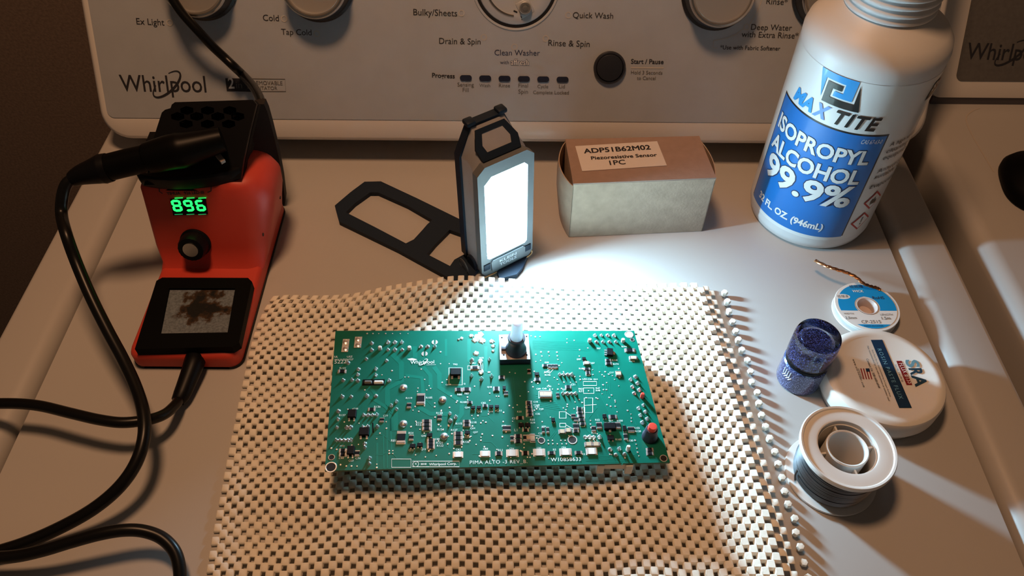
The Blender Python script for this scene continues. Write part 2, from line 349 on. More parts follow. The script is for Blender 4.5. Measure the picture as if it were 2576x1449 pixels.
bm = bmesh.new(); ribbon(bm, [cpix(*p)+cn*.0002 for p in ((1916, 0), (1908, 22), (1898, 40), (1886, 60))], cn, .0008); link('guide_line', fin_flat(bm, 'guide_line'), INKL, wash); bm = bmesh.new(); ribbon(bm, [cpix(*p)+cn*.0002 for p in ((1872, 71), (1850, 87), (1825, 97), (1795, 102), (1794, 120), (1804, 121))], cn, .0008)
link('guide_line', fin_flat(bm, 'guide_line'), INKL, wash)
bm = bmesh.new(); ribbon(bm, [cpix(1587, 170.5)+cn*.0002, cpix(1669, 171)+cn*.0002], cn, .0011); link('guide_line', fin_flat(bm, 'guide_line'), INKL, wash)
whirl(wash, cpix(305, 229), cpix(520, 232), cn, INK, hs=1.12, lw=.0018)
bm = bmesh.new(); quad(bm, [cpix(*p) for p in ((567, 197), (632, 197), (632, 231), (571, 229))], .0003, cn); part('badge', bm, INK, wash)
text('2', cpix(576, 222), cpix(591, 222), cn, INKW, wash, bold=.02, lift=.0006, ha=1.15); text('in 1', cpix(595, 222), cpix(626, 223), cn, INKG, wash, lift=.0006)
bm = bmesh.new(); q = [cpix(*p)+cn*.0002 for p in ((632, 198), (717, 199), (719, 230), (632, 230))]; ribbon(bm, q, cn, .0005, True); link('badge_outline', fin_flat(bm, 'badge_outline'), INKG, wash)
ctext('REMOVABLE', 637, 213, 711, 214, INKG); ctext('AGITATOR', 637, 226, 698, 226, INKG)
for k in range(6):    # six smoked indicator lenses
    c = cpix(1172+48.6*k, 196+.8*k); m4 = frame(c, V((1, 0, 0)), cv, cn); bm = bmesh.new(); prism(bm, rrect(.0098, .0046, .0022, 5), -.0004, .0009, m4); part('indicator_lens', bm, LENSB, wash)
c = cpix(1533, 170); bm = bmesh.new()
lathe(bm, [(.0131, 0), (.0131, .0022), (.0122, .0034), (.0112, .0036)], frame(c, V((1, 0, 0)), cv, cn), 40)
lathe(bm, [(.0112, .001), (.0110, .0030), (.0100, .0042), (.005, .0050), (0, .0052)], frame(c, V((1, 0, 0)), cv, cn), 40); part('start_button', bm, mat('start_button_black', (.02, .022, .03), .3, coat=.3), wash, 'black round start button')
KH = .021
for kx, ky in ((483, -44), (785, -40), (1820, -18), (2107, -14)):
    c = CON(kx, ky, KH); rr = .0258; m4 = frame(c-cn*KH, V((1, 0, 0)), cv, cn)
    bm = bmesh.new(); lathe(bm, [(.0285, .0005), (.0285, .003), (.0268, .0045), (rr-.0002, KH-.004), (rr-.0006, KH-.003), (0, KH-.003)], m4, 56); kb = part('knob', bm, KBLK, wash)
    bm = bmesh.new(); lathe(bm, [(rr, KH-.0035), (rr-.0002, KH-.001), (rr-.001, KH), (rr-.0024, KH), (rr-.0032, KH-.0016)], m4, 56); part('knob_ring', bm, KRING, kb)
    bm = bmesh.new(); lathe(bm, [(rr-.003, KH-.0016), (rr-.0042, KH-.0008), (rr-.006, KH-.0012), (0, KH-.001)], m4, 56); part('knob_face', bm, KFACE, kb)
# centre dial with its knob pulled off: recessed ring, hub plate and bare shaft
c = cpix(1298, -40); m4 = frame(c, V((1, 0, 0)), cv, cn); DR = (cpix(1298, 74)-c).length
bm = bmesh.new(); lathe(bm, [(DR+.0012, 0), (DR+.0006, .0008), (DR-.0006, .0006), (DR-.0012, 0)], m4, 72); dial = part('dial_recess', bm, SILV, wash)
bm = bmesh.new(); lathe(bm, [(DR-.001, .0001), (DR-.0035, .0001)], m4, 72); part('dial_groove', bm, KBLK, dial)
bm = bmesh.new(); lathe(bm, [(DR-.0034, 0), (DR-.0040, .0012), (DR-.008, .0022), (DR-.0105, .0016), (0, .0016)], m4, 72); part('dial_plate', bm, SILV, dial)
bm = bmesh.new(); pts = [c+cn*.0019+(V((1, 0, 0))*cos(R(a))+cv*sin(R(a)))*(DR*.70) for a in range(188, 268, 6)]; tube(bm, pts, .0010, 8, 2); part('wire_spring', bm, KRING, dial)
e = CON(1321, 20, .004); m5 = frame(e-cn*.0022, V((cos(.5), 0, 0))+cv*sin(.5), cv*cos(.5)-V((sin(.5), 0, 0)), cn)
bm = bmesh.new(); bx(bm, (.0115, .0125, .003), m5, .0008); part('hub_bracket', bm, SILV, dial)
bm = bmesh.new(); lathe(bm, [(.0049, 0), (.0049, .003), (.0042, .0042), (.0030, .0042), (.0028, .003), (.0022, .003), (.002, .0048), (0, .005)], frame(e, V((1, 0, 0)), cv, cn), 28); part('dial_shaft', bm, METAL, dial)
for a, b in (((1292, 27), (1301, 31)), ((1311, 41), (1313, 50))):
    bm = bmesh.new(); tube(bm, [CON(*a, .0025), CON(*b, .0025)], .0006, 6, 1); part('slot', bm, KBLK, dial)

# ================================================================== dryer alongside
DL = .3655; dry = thing('dryer', 'white clothes dryer standing right of the washing machine, grey console behind its top', 'dryer', (.7, .25, -.92))
bm = bmesh.new(); pr = [(DL+.012, -.92), (DL, -.92), (DL, -.014)]+[(DL+.013+.013*cos(R(180-90*k/8)), -.0085+.013*sin(R(180-90*k/8))) for k in range(9)]
pr = [(DL, -.92), (DL, -.016)]+pr[3:]+[(1.05, .0045), (1.05, -.92)]
prism(bm, pr, -.09, .70, M(((1, 0, 0, 0), (0, 0, 1, 0), (0, 1, 0, 0), (0, 0, 0, 1)))); part('cabinet', bm, WHITE, dry, ang=30)
dz = .012; dp = P(2480, 249, dz); dp.x = 0; DM = frame(dp, V((1, 0, 0)), cv, cn)
def DCON(px, py, off=0.): return PPL(px, py, dp+cn*off, cn)
def dout(a, bot, r): return [(a+r+r*cos(R(180+90*k/8)), bot+r+r*sin(R(180+90*k/8))) for k in range(9)]+[(1.04, bot), (1.04, .27), (a, .27)]
v205 = (DCON(2480, 204)-dp).dot(cv)
loops = [[DM @ V((x, y, z)) for x, y in dout(a, b, r)] for a, b, r, z in ((DL+.025, .006, .01, -.06), (DL+.014, 0, .012, -.006), (DL+.0145, .001, .012, -.001), (DL+.018, .004, .01, 0), (DL+.0355, v205-.001, .006, .0003))]
bm = bmesh.new(); loft(bm, loops); part('console_housing', bm, CONSW, dry, ang=50)
bm = bmesh.new(); prism(bm, dout(DL+.036, v205, .006), 0, .001, DM); part('control_panel', bm, SILVD, dry)
bm = bmesh.new(); box3(bm, (DL+.02, dp.y+.002, .0035), (1.03, dp.y+.05, dz)); part('console_foot', bm, GASK, dry)
whirl(dry, DCON(2428, 148, .0012), DCON(2632, 153, .0012), cn, INK, hs=1.15, lw=.0017)
bm = bmesh.new(); pts = [P(x, y, .0047) for x, y in ((2465, 272), (2448, 278), (2432, 292), (2433, 312), (2446, 340), (2466, 375), (2484, 405), (2500, 432))]
ribbon(bm, smooth_path(pts, 4), V((0, 0, 1)), .0012); part('worn_line', bm, mat('worn_scuff', (.50, .45, .40), .6), dry)
# black twist knob lying on the dryer top
tk = thing('twist_knob', 'black rubbery twist knob lying on the dryer top at the edge of view', 'knob', (.4365, .49, .0046))
kc = V((.4365, .490, .0046)); bm = bmesh.new(); n = 48; loops = []
for r, z in ((.031, .0), (.0335, .002), (.034, .008), (.031, .014), (.024, .018), (.019, .022), (.0175, .030), (.016, .033), (.010, .0335), (.002, .032)):
    k3 = .10*max(0, 1-z/.02); loops.append([kc+V((cos(t)*r*(1+k3*cos(3*t+.6)), sin(t)*r*(1+k3*cos(3*t+.6)), z)) for t in (2*pi*i/n for i in range(n))])
loft(bm, loops); part('grip', bm, BLKM, tk, ang=60)
bm = bmesh.new(); cyl(bm, .0085, .0325, .0345, M.Translation(kc), 24, .0005); part('centre_cap', bm, mat('worn_black', (.03, .028, .026), .6), tk)

# ================================================================== grip mat
L_ = [(690, 744), (668, 775), (650, 815), (632, 870), (610, 970), (590, 1070), (565, 1200), (540, 1330), (518, 1460), (505, 1560)]
R_ = [(1815, 722), (1822, 745), (1840, 800), (1868, 880), (1897, 970), (1925, 1065), (1958, 1180), (1985, 1270), (2020, 1400), (2050, 1560)]
B_ = [(690, 744), (800, 747), (905, 745), (990, 733), (1070, 722), (1140, 714), (1200, 708), (1300, 708), (1420, 712), (1560, 717), (1700, 720), (1815, 722)]
def interp(pts, t):
    t = min(max(t, 0), 1)*(len(pts)-1); i = min(int(t), len(pts)-2); return pts[i].lerp(pts[i+1], t-i)
Lw = smooth_path([P(*p, .002) for p in L_], 6); Rw = smooth_path([P(*p, .004) for p in R_], 6); Bw = smooth_path([P(*p, .003) for p in B_], 6)
def bump(x, c, wd): return math.exp(-((x-c)/wd)**2)
YF = .128
def byx(path, x):
    for a, b in zip(path[:-1], path[1:]):
        if a.x <= x <= b.x: return a.y+(b.y-a.y)*(x-a.x)/max(b.x-a.x, 1e-9)
    return path[0].y if x < path[0].x else path[-1].y
def xby(path, y):
    for a, b in zip(path[:-1], path[1:]):
        if b.y <= y <= a.y: return a.x+(b.x-a.x)*(a.y-y)/max(a.y-b.y, 1e-9)
    return path[0].x if y > path[0].y else path[-1].x
def mats(s, t):
    xa = -.176+.346*s; yb = byx(Bw, xa); y = yb+(YF-yb)*t
    xl = xby(Lw, y); xr = xby(Rw, y); x = xl+(xr-xl)*s; y += .0012*sin(9*x*12+t*7)*(.3+t*.4)
    z = .0012+.0022*(.5+.5*sin(23*s+5*t))*bump(t, .75, .3)+.0014*sin(31*t+4*s)*bump(s, .12, .25)
    z += .0065*bump(t, 0, .07)*bump(s, .36, .17)+.004*bump(t, .93, .1)*bump(s, .9, .25)+.0025*bump(s, 1, .25)
    z = max(z, .0009)
    if s < .03: z *= max(s/.03, .1)
    return V((x, y, z))
NX, NY = 84, 58
grip = bmesh.new(); TH_ = .0024
def pad(bm, s0, s1, t0, t1, hz=0., th=TH_, dome=.0005):
    us = (0, .16, .84, 1); g = []
    for j, b in enumerate(us):
        row = []
        for i, a in enumerate(us):
            p = mats(s0+(s1-s0)*a, t0+(t1-t0)*b); edge = (i in (0, 3))+(j in (0, 3))
            row.append(bm.verts.new(p+V((0, 0, hz+th-(.0003 if edge == 1 else .0006 if edge == 2 else 0)+(dome*0 if edge else dome)))))
        g.append(row)
    for j in range(3):
        for i in range(3): bm.faces.new([g[j][i], g[j+1][i], g[j+1][i+1], g[j][i+1]])
    ring = g[0][:]+[g[1][3], g[2][3]]+g[3][::-1]+[g[2][0], g[1][0]]
    low = [bm.verts.new(v.co-V((0, 0, th-.0008))) for v in ring]; n = len(ring)
    for k in range(n): bm.faces.new([ring[k], ring[(k+1) % n], low[(k+1) % n], low[k]])
SM = .955
for j in range(NY):
    for i in range(NX):
        if (i+j) % 2: continue
        rt = max(0, (i/NX-.55)/.45); e = .105+.10*rt; ds = SM/NX; dt = 1/NY; jx = random.uniform(-.04, .04); jy = random.uniform(-.04, .04)
        rt = max(0, (i/NX-.55)/.45)
        pad(grip, (i-e+jx)*ds, (i+1+e+jx)*ds, (j-e+jy)*dt, (j+1+e+jy)*dt, 0, TH_+.0003*rt, .0004+.0009*rt)
# frayed right border: low cells then upright bead ends
for j in range(NY):
    t0, t1 = j/NY, (j+1)/NY
    if j % 2 == 0: pad(grip, SM+.004, SM+.016, t0, t1, -.0005-.0022*0, .0012, .0001)
    else:
        pad(grip, SM+.014, SM+.026, t0, t1, -.0005, .0012, .0001)
        p = mats(1.0+random.uniform(-.003, .003), (t0+t1)/2); hh = random.uniform(.0045, .0068)
        lathe(grip, [(.0007, .0006), (.0016, .0016), (.0022, hh*.5), (.0025, hh-.0012), (.0020, hh-.0001), (0, hh+.0002)], M.Translation((p.x, p.y, 0)) @ M.Rotation(random.uniform(0, 1), 4, 'Z'), 6)
mt = link('grip_mat', finish(grip, 'grip_mat', 50), MATM); tag(mt, 'cream open-weave rubber grip mat spread on the washer lid under the circuit board', 'mat')

# ================================================================== circuit board
c2 = lambda x, y: (800+x/3.2935, 780+y/3.2935)
c3 = lambda x, y: (1200+x/3.2923, 780+y/3.2923)
bt = R(1.2); bN = V((sin(bt), 0, cos(bt))); b0 = V((-.01, .27, .027))
def B(p, lift=0.): return PPL(p[0], p[1], b0+bN*lift, bN)
cor = [B(p) for p in ((844, 832), (1595, 832), (1685, 1163), (817, 1184))]
bX = ((cor[1]-cor[0]).normalized()+(cor[2]-cor[3]).normalized()).normalized(); bY = bN.cross(bX)
def BM(p, ang=0., lift=0.):
    o = B(p, lift); x = bX*cos(ang)+bY*sin(ang); return frame(o, x, bN.cross(x), bN)
pcb = thing('circuit_board', 'green printed circuit board with soldered parts lying on the cream mat', 'circuit board', tuple(b0-V((0, 0, .022))))
bm = bmesh.new(); quad(bm, [p-bN*.0016 for p in cor], .0016, bN); part('board', bm, PCBG, pcb)
SX = .205/806.; SY = .00030
def px(w_): return w_/3.293*.000254     # crop pixels -> metres on the board
traces = bmesh.new()
def trace(pts, wd, conv):
    ribbon(traces, [B(conv(*p), .00006) for p in pts], bN, wd)
for wd, pts in ((.0034, [(600, 350), (690, 440), (690, 590), (575, 650), (575, 770), (640, 850), (640, 1000)]), (.0026, [(870, 470), (930, 540), (935, 650)]), (.003, [(960, 470), (1005, 530), (1005, 640), (1190, 760), (1190, 860), (1140, 930)]),
                (.0024, [(720, 540), (860, 560), (870, 690)]), (.003, [(800, 300), (805, 400)]), (.003, [(830, 800), (930, 860), (1090, 860)]), (.0022, [(430, 720), (560, 800), (600, 850), (610, 1000)]), (.002, [(430, 640), (480, 700)]),
                (.0014, [(1060, 240), (1060, 380)]), (.0012, [(490, 1100), (490, 1310)]), (.0008, [(540, 1030), (545, 1310)]), (.0008, [(570, 980), (575, 1310)]), (.001, [(600, 900), (610, 1190)]), (.0022, [(1250, 240), (1250, 420), (1390, 510), (1390, 300)])):
    trace(pts, wd, c2)
for k in range(9): trace([(460, 250+k*9), (640+k*14, 258+k*9), (1000-k*8, 262+k*9)], .0004, c3)
for k in range(7): trace([(480+k*3, 700+k*16), (620+k*20, 730+k*18), (720+k*22, 850+k*16), (1000, 1000+k*12)], .00045, c3)
for k in range(6): trace([(230+k*14, 560), (250+k*14, 760), (330+k*10, 850), (340+k*10, 930)], .0005, c3)
for k in range(6): trace([(1010+k*16, 460), (1020+k*16, 700), (1090+k*14, 840), (1110+k*14, 940)], .0004, c3)
for k in range(5): trace([(900, 1200+k*12), (1250+k*10, 1215+k*12), (1330, 1190+k*10)], .0004, c3)
for k in range(6): trace([(1010+k*16, 960), (1015+k*16, 1110+8*k)], .0004, c2)
for k in range(14):
    x, y = random.uniform(300, 1400), random.uniform(560, 1250); l = random.uniform(60, 180); s_ = random.choice((-1, 1)); trace([(x, y), (x+l*.5, y), (x+l, y+s_*l*.5)], .0005, c2)
for k in range(16):
    x, y = random.uniform(250, 1300), random.uniform(450, 1150); l = random.uniform(60, 180); s_ = random.choice((-1, 1)); trace([(x, y), (x+l*.2, y+l*.5), (x+l*.2+s_*l*.4, y+l)], .0004, c3)
o = link('copper_traces', fin_flat(traces, 'copper_traces'), TRACE, pcb); o['kind'] = 'stuff'
# vias: dots too small to pick apart
vias = bmesh.new()
vl = [c3(*p) for p in ((448, 215), (483, 222), (522, 220), (745, 240), (745, 270), (805, 252), (530, 348), (592, 348), (662, 350), (537, 382), (598, 380), (665, 380), (487, 368), (527, 418), (670, 410), (702, 437), (487, 427), (680, 460), (640, 560), (665, 575), (583, 587), (593, 625), (625, 655), (603, 655), (720, 598), (775, 600), (820, 597), (700, 650), (453, 597), (160, 715), (180, 715), (105, 690), (95, 515), (120, 545), (540, 925), (505, 975), (130, 1040), (210, 1050), (240, 1010), (255, 1125), (165, 1155), (590, 1080), (625, 1080), (592, 1108), (628, 1108), (665, 1108), (703, 1108), (740, 1108), (695, 1080), (730, 1080), (390, 1110), (390, 1140), (360, 1165), (440, 1220), (595, 1228), (850, 330), (847, 382), (918, 315), (958, 495), (960, 535), (853, 550), (855, 577), (1015, 512), (1062, 512), (1045, 620), (1072, 660), (1115, 705), (1095, 725), (987, 728), (1145, 762), (1107, 798), (1145, 798), (1248, 750), (1247, 832), (1160, 843), (1275, 862), (1278, 895), (1278, 922), (1310, 1080), (1318, 1112), (1325, 1145), (1330, 1178), (1340, 1208), (1100, 1195), (1115, 1197), (940, 915), (940, 945), (847, 742), (812, 762), (748, 782), (745, 800), (715, 812), (500, 795), (32, 935), (72, 930), (217, 925), (220, 848), (155, 835))]
vl += [c2(*p) for p in ((407, 195), (455, 195), (503, 195), (560, 195), (618, 195), (682, 195), (745, 195), (1015, 347), (1015, 445), (1087, 445), (612, 503), (530, 537), (388, 662), (933, 650), (720, 555), (750, 555), (805, 800), (787, 830), (1103, 712), (970, 888), (1017, 962), (845, 988), (770, 967), (880, 1020), (247, 822), (340, 938), (218, 927), (567, 980), (513, 1020), (487, 1065), (335, 1113), (565, 925), (1075, 1110), (1125, 1147), (1190, 1135), (1257, 1083), (1258, 1052), (1280, 962), (1350, 935), (1392, 930), (1350, 1080), (1445, 1040), (1445, 1240), (808, 1200), (890, 1217), (980, 1205), (918, 1167), (155, 1155), (110, 1145), (187, 1282), (235, 1293), (277, 1293), (323, 1293), (487, 1277), (487, 1305), (1068, 577), (1297, 632), (1240, 745), (1275, 875), (1325, 875), (1290, 900), (1412, 862), (1422, 515), (855, 490), (590, 1165), (620, 1165), (590, 1188), (620, 1188))]
for p in vl+[c3(random.uniform(230, 1250), random.uniform(480, 1230)) for _ in range(70)]+[c2(random.uniform(800, 1450), random.uniform(560, 1220)) for _ in range(45)]:
    rr = random.uniform(.0004, .00065); lathe(vias, [(rr, .00005), (rr*.8, .00018), (rr*.35, .0002), (0, .0001)], BM(p), 8)
o = link('vias', finish(vias, 'vias'), TINM, pcb); o['kind'] = 'stuff'
# solder joints, one by one
bm = bmesh.new(); lathe(bm, [(.00135, 0), (.00125, .0003), (.0007, .0009), (.00042, .0017), (.0003, .0021), (0, .0022)], I4, 10); sj = finish(bm, 'solder_joint', 60); sj.materials.append(TIN)
SJ2 = [(445, 275), (580, 268), (637, 268), (695, 268), (445, 332), (580, 330), (637, 330), (697, 330), (852, 303), (908, 303), (968, 303), (400, 405), (568, 420), (480, 488), (480, 540), (335, 490), (330, 535), (208, 582), (282, 580), (330, 585), (590, 585), (200, 718), (275, 718), (405, 712), (480, 712), (168, 838), (165, 905), (650, 758), (607, 792), (650, 822), (378, 870), (415, 870), (452, 870), (488, 868), (157, 973), (240, 972), (270, 972), (490, 966), (150, 1078), (182, 1078), (215, 1078), (248, 1078), (275, 1078), (387, 1108), (387, 1138), (428, 1228), (425, 1272), (1092, 857), (1140, 887), (1097, 918), (1272, 545), (1355, 570), (1437, 548), (1420, 410), (248, 437), (372, 968), (412, 965), (1275, 415)]
SJ3 = [(977, 212), (1030, 210), (1082, 210), (1135, 212), (990, 265), (1043, 265), (1097, 265), (1150, 265), (1313, 552), (1272, 578), (1330, 607), (1287, 636), (1345, 662), (1302, 690), (1378, 788), (1338, 815), (1395, 843), (1352, 873), (1410, 902), (1370, 933), (1102, 1155), (1178, 1150), (1222, 1195), (1150, 1200), (685, 535), (718, 535), (752, 535), (785, 535), (712, 692), (748, 692), (783, 692), (817, 692), (897, 1052), (933, 1052), (968, 1052), (1015, 1052)]
for p in [c2(*q) for q in SJ2]+[c3(*q) for q in SJ3]: link('solder_joint', sj, None, pcb, BM(p, random.uniform(0, 6)) @ M.Diagonal((*[random.uniform(.9, 1.2)]*2, random.uniform(.8, 1.2), 1)))
bm = bmesh.new(); lathe(bm, [(.0025, 0), (.0023, .0006), (.0014, .0011), (.0006, .0013), (0, .0016)], I4, 18); dm = finish(bm, 'solder_dome', 60); dm.materials.append(TIN)
for q in ((708, 643), (1033, 743), (707, 942), (1045, 1047)): link('solder_dome', dm, None, pcb, BM(c2(*q)))
# chip parts: one mesh per kind, shared
def chipmesh(name, w_, h_, z, body, cap):
    bm = bmesh.new(); e = w_*.2
    bx(bm, (w_-2*e, h_, z), M.Translation((0, 0, z/2)), z*.06, 1, 0)
    for s_ in (-1, 1): bx(bm, (e, h_*1.03, z*1.05), M.Translation((s_*(w_-e)/2, 0, z*.52)), z*.12, 1, 1); bx(bm, (e*1.3, h_*1.15, z*.2), M.Translation((s_*(w_-e*.3)/2, 0, z*.1)), 0, 1, 1)
    me = finish(bm, name); me.materials.append(body); me.materials.append(cap); return me
cache = {}
def chip(conv, x, y, w_, h_, kind='r', nm=None):
    vert = h_ > w_; a, b = (h_, w_) if vert else (w_, h_); key = (round(a/6), round(b/6), kind)
    body, z, cap = {'r': (CHIPT, .0007, TIN), 'c': (CERT, .0012, TIN), 'w': (CERW, .0009, TINM)}[kind]; name = nm or {'r': 'resistor', 'c': 'capacitor', 'w': 'indicator_led'}[kind]
    if key not in cache: cache[key] = chipmesh(name, px(a), px(b), z, body, cap)
    link(name, cache[key], None, pcb, BM(conv(x, y), pi/2 if vert else 0))
for x, y, a, b in ((200, 510, 60, 32), (755, 792, 32, 44), (1008, 890, 32, 44), (773, 1058, 28, 40), (1232, 660, 58, 34), (1165, 662, 52, 32), (900, 922, 62, 27), (900, 952, 62, 27), (900, 984, 62, 27), (1232, 925, 52, 26), (1232, 955, 52, 26), (1162, 1025, 60, 28), (1162, 1062, 60, 28), (1162, 1102, 60, 28), (935, 1080, 52, 25), (935, 1108, 52, 25), (935, 1137, 52, 25), (207, 1165, 50, 28), (207, 1198, 50, 28), (325, 1188, 30, 42), (530, 912, 32, 34), (445, 825, 48, 28), (1300, 480, 66, 28), (852, 738, 58, 92), (690, 1057, 62, 98), (1258, 768, 36, 24), (1385, 795, 36, 24)): chip(c2, x, y, a, b)
for x, y, a, b in ((1265, 335, 80, 36), (1085, 417, 44, 25), (1090, 445, 50, 32), (910, 490, 48, 22), (918, 522, 36, 32), (565, 462, 44, 26), (600, 466, 22, 34), (628, 466, 22, 34), (655, 466, 22, 34), (500, 577, 40, 30), (160, 655, 46, 40), (755, 640, 42, 28), (668, 705, 26, 38), (428, 772, 44, 28), (432, 808, 44, 26), (437, 838, 44, 26), (440, 868, 44, 26), (357, 895, 46, 30), (402, 996, 42, 24), (230, 980, 28, 40), (262, 980, 28, 40), (290, 1065, 26, 42), (340, 1047, 52, 30), (340, 1087, 52, 30), (395, 1060, 26, 46), (548, 995, 26, 46), (585, 995, 26, 46), (797, 880, 30, 36), (818, 905, 30, 36), (850, 820, 40, 25), (853, 850, 40, 25), (860, 880, 40, 25), (868, 912, 40, 25), (875, 944, 40, 25), (808, 965, 26, 46), (832, 965, 26, 46), (818, 1005, 44, 26), (1125, 887, 62, 34), (965, 985, 30, 42), (1230, 1050, 30, 48), (1262, 990, 24, 40), (1288, 990, 24, 40), (1010, 957, 38, 54), (1165, 957, 38, 54), (180, 1190, 48, 34), (400, 1187, 50, 34), (617, 1186, 46, 30), (840, 1184, 46, 30), (205, 560, 40, 28), (240, 690, 30, 34), (430, 510, 24, 40), (1430, 1158, 46, 30), (1432, 1190, 46, 30)): chip(c3, x, y, a, b)
for x, y, a, b in ((1292, 400, 62, 32), (1170, 530, 44, 46), (535, 700, 32, 58), (568, 700, 32, 58), (600, 700, 32, 58), (907, 443, 48, 30), (460, 1062, 36, 66), (425, 1060, 28, 50), (705, 1010, 50, 34), (755, 1000, 44, 34), (925, 1115, 58, 34), (985, 1115, 58, 34)): chip(c3, x, y, a, b, 'c')
for x, y, a, b in ((1160, 1200, 66, 46), (1385, 1193, 68, 48)): chip(c2, x, y, a, b, 'w')
for x, y, a, b in ((293, 1187, 80, 56), (515, 1182, 78, 58), (733, 1178, 78, 56), (948, 1172, 74, 54)): chip(c3, x, y, a, b, 'w')
def trans(conv, x, y, w_, h_, z=.0016, legs=((-.3, -1), (.3, -1), (0, 1)), name='transistor'):
    bm = bmesh.new(); a, b = px(w_), px(h_); bx(bm, (a, b, z), M.Translation((0, 0, z/2+.0002)), z*.14, 1, 0)
    for lx, ly in legs: bx(bm, (a*.2, b*.36, z*.22), M.Translation((lx*a, ly*b*.62, z*.14)), 0, 1, 1); bx(bm, (a*.2, b*.12, z*.6), M.Translation((lx*a, ly*b*.5, z*.35)), 0, 1, 1)
    me = finish(bm, name); me.materials.append(CHIP); me.materials.append(TIN); link(name, me, None, pcb, BM(conv(x, y)))
for q in ((285, 872, 66, 74), (385, 1020, 78, 72), (275, 1175, 56, 74)): trans(c2, *q, z=.0026)
for q in ((785, 1130, 44, 32), (845, 1122, 44, 32), (925, 1040, 42, 30), (1238, 1020, 40, 30), (1285, 812, 34, 26), (1333, 812, 34, 26), (1435, 805, 34, 26), (1482, 805, 34, 26)): trans(c2, *q, z=.001)
for q in ((885, 408, 30, 26), (495, 535, 38, 30), (225, 650, 26, 32), (365, 957, 44, 34), (418, 957, 44, 34), (630, 915, 28, 34), (1055, 885, 32, 34), (1220, 985, 28, 44), (1105, 1062, 52, 40)): trans(c3, *q, z=.0011)
trans(c2, 1140, 530, 88, 70, .0030, ((-.32, -1), (.32, -1)), 'optocoupler')
trans(c3, 1097, 975, 92, 58, .0026, ((0, -.95), (-.3, 1), (0, 1), (.3, 1)), 'voltage_regulator')
bm = bmesh.new(); a, b = px(52), px(72); bx(bm, (a, b, .0020), M.Translation((0, 0, .0012)), .0002, 1, 0)
for k in (-1, 0, 1): bx(bm, (a*.5, b*.16, .0004), M.Translation((-a*.62, k*b*.32, .0004)), 0, 1, 1)
bx(bm, (a*.5, b*.42, .0004), M.Translation((a*.62, 0, .0004)), 0, 1, 1); me = finish(bm, 'triac'); me.materials.append(CHIP); me.materials.append(TIN); link('triac', me, None, pcb, BM(c3(1098, 358), -.12))
# terminals, posts, slots
for x, y, a, b in ((228, 295, 56, 118), (332, 268, 60, 100)):
    bm = bmesh.new(); bx(bm, (px(a), px(b)*1.15, .0003), M.Translation((0, 0, .00015))); st = part('tab_terminal', bm, TINM, pcb, mw=BM(c2(x, y))); st['_mw'] = 1
    for s_ in (-1, 1):
        bm = bmesh.new(); lathe(bm, [(.0019, 0), (.0016, .0007), (0, .0012)], BM(c2(x, y+s_*b*.24)), 12); part('solder_blob', bm, TIN, st)
for conv, x, y in ((c2, 515, 325), (c2, 758, 325), (c3, 932, 262), (c3, 1208, 262)):
    bm = bmesh.new(); lathe(bm, [(.0013, 0), (.0013, .0024), (.0009, .003), (0, .0031)], BM(conv(x, y)), 14); part('peg', bm, NYL, pcb)
for x, y in ((967, 267), (883, 363)):
    bm = bmesh.new(); pr = [(0, 0)]+[(.0018*cos(R(a)), .0018*sin(R(a))) for a in range(100, 261, 16)]; prism(bm, pr[1:], 0, .0002, BM(c2(x-3, y))); prism(bm, [(-u, v) for u, v in pr[1:]], 0, .0002, BM(c2(x+3, y))); part('split_pad', bm, TINM, pcb)
for conv, x, y, r in ((c2, 107, 1302, .0028), (c3, 1260, 203, .0024), (c3, 533, 1080, .0018), (c3, 790, 1075, .0024), (c3, 1545, 1228, .0019), (c2, 112, 1220, .0016), (c3, 1285, 247, .0012)):
    bm = bmesh.new(); lathe(bm, [(r*1.25, .00005), (r*1.2, .0002), (r, .0002), (r*.95, .00005)], BM(conv(x, y)), 24); hr = part('mounting_hole', bm, TINM if r != .0016 else CERT, pcb)
    bm = bmesh.new(); lathe(bm, [(r*.96, .00008), (0, .00006)], BM(conv(x, y)), 24); part('hole_opening', bm, MATM if y == 203 else CHAR, hr)
bm = bmesh.new(); bx(bm, (px(180), px(58), .0002), M.Translation((0, 0, .0001))); sl = part('board_slot', bm, BLKM, pcb, mw=BM(c2(460, 600))); sl['_mw'] = 1
for x, m_, l in ((415, GREYS, 60), (503, CERW, 76)):
    bm = bmesh.new(); cyl(bm, px(17), -px(l)/2, px(l)/2, BM(c2(x, 600), 0, .0006) @ M.Rotation(pi/2, 4, 'Y'), 14, .0004); part('axial_fuse', bm, m_, sl)
for x, y, l in ((455, 975, .007),):
    bm = bmesh.new(); bx(bm, (.0007, l, .0002), BM(c2(x, y), .12)); part('routed_slot', bm, BLKM, pcb)
for a, b in (((1345, 425), (1352, 515)),):
    bm = bmesh.new(); tube(bm, [B(c2(*a), .0003), B(c2((a[0]+b[0])/2, (a[1]+b[1])/2), .001), B(c2(*b), .0003)], .0005, 8, 4); part('wire_link', bm, TIN, pcb)
    for q in (a, b): bm = bmesh.new(); lathe(bm, [(.0018, 0), (.0016, .0006), (0, .0011)], BM(c2(*q)), 14); part('solder_blob', bm, TIN, pcb)
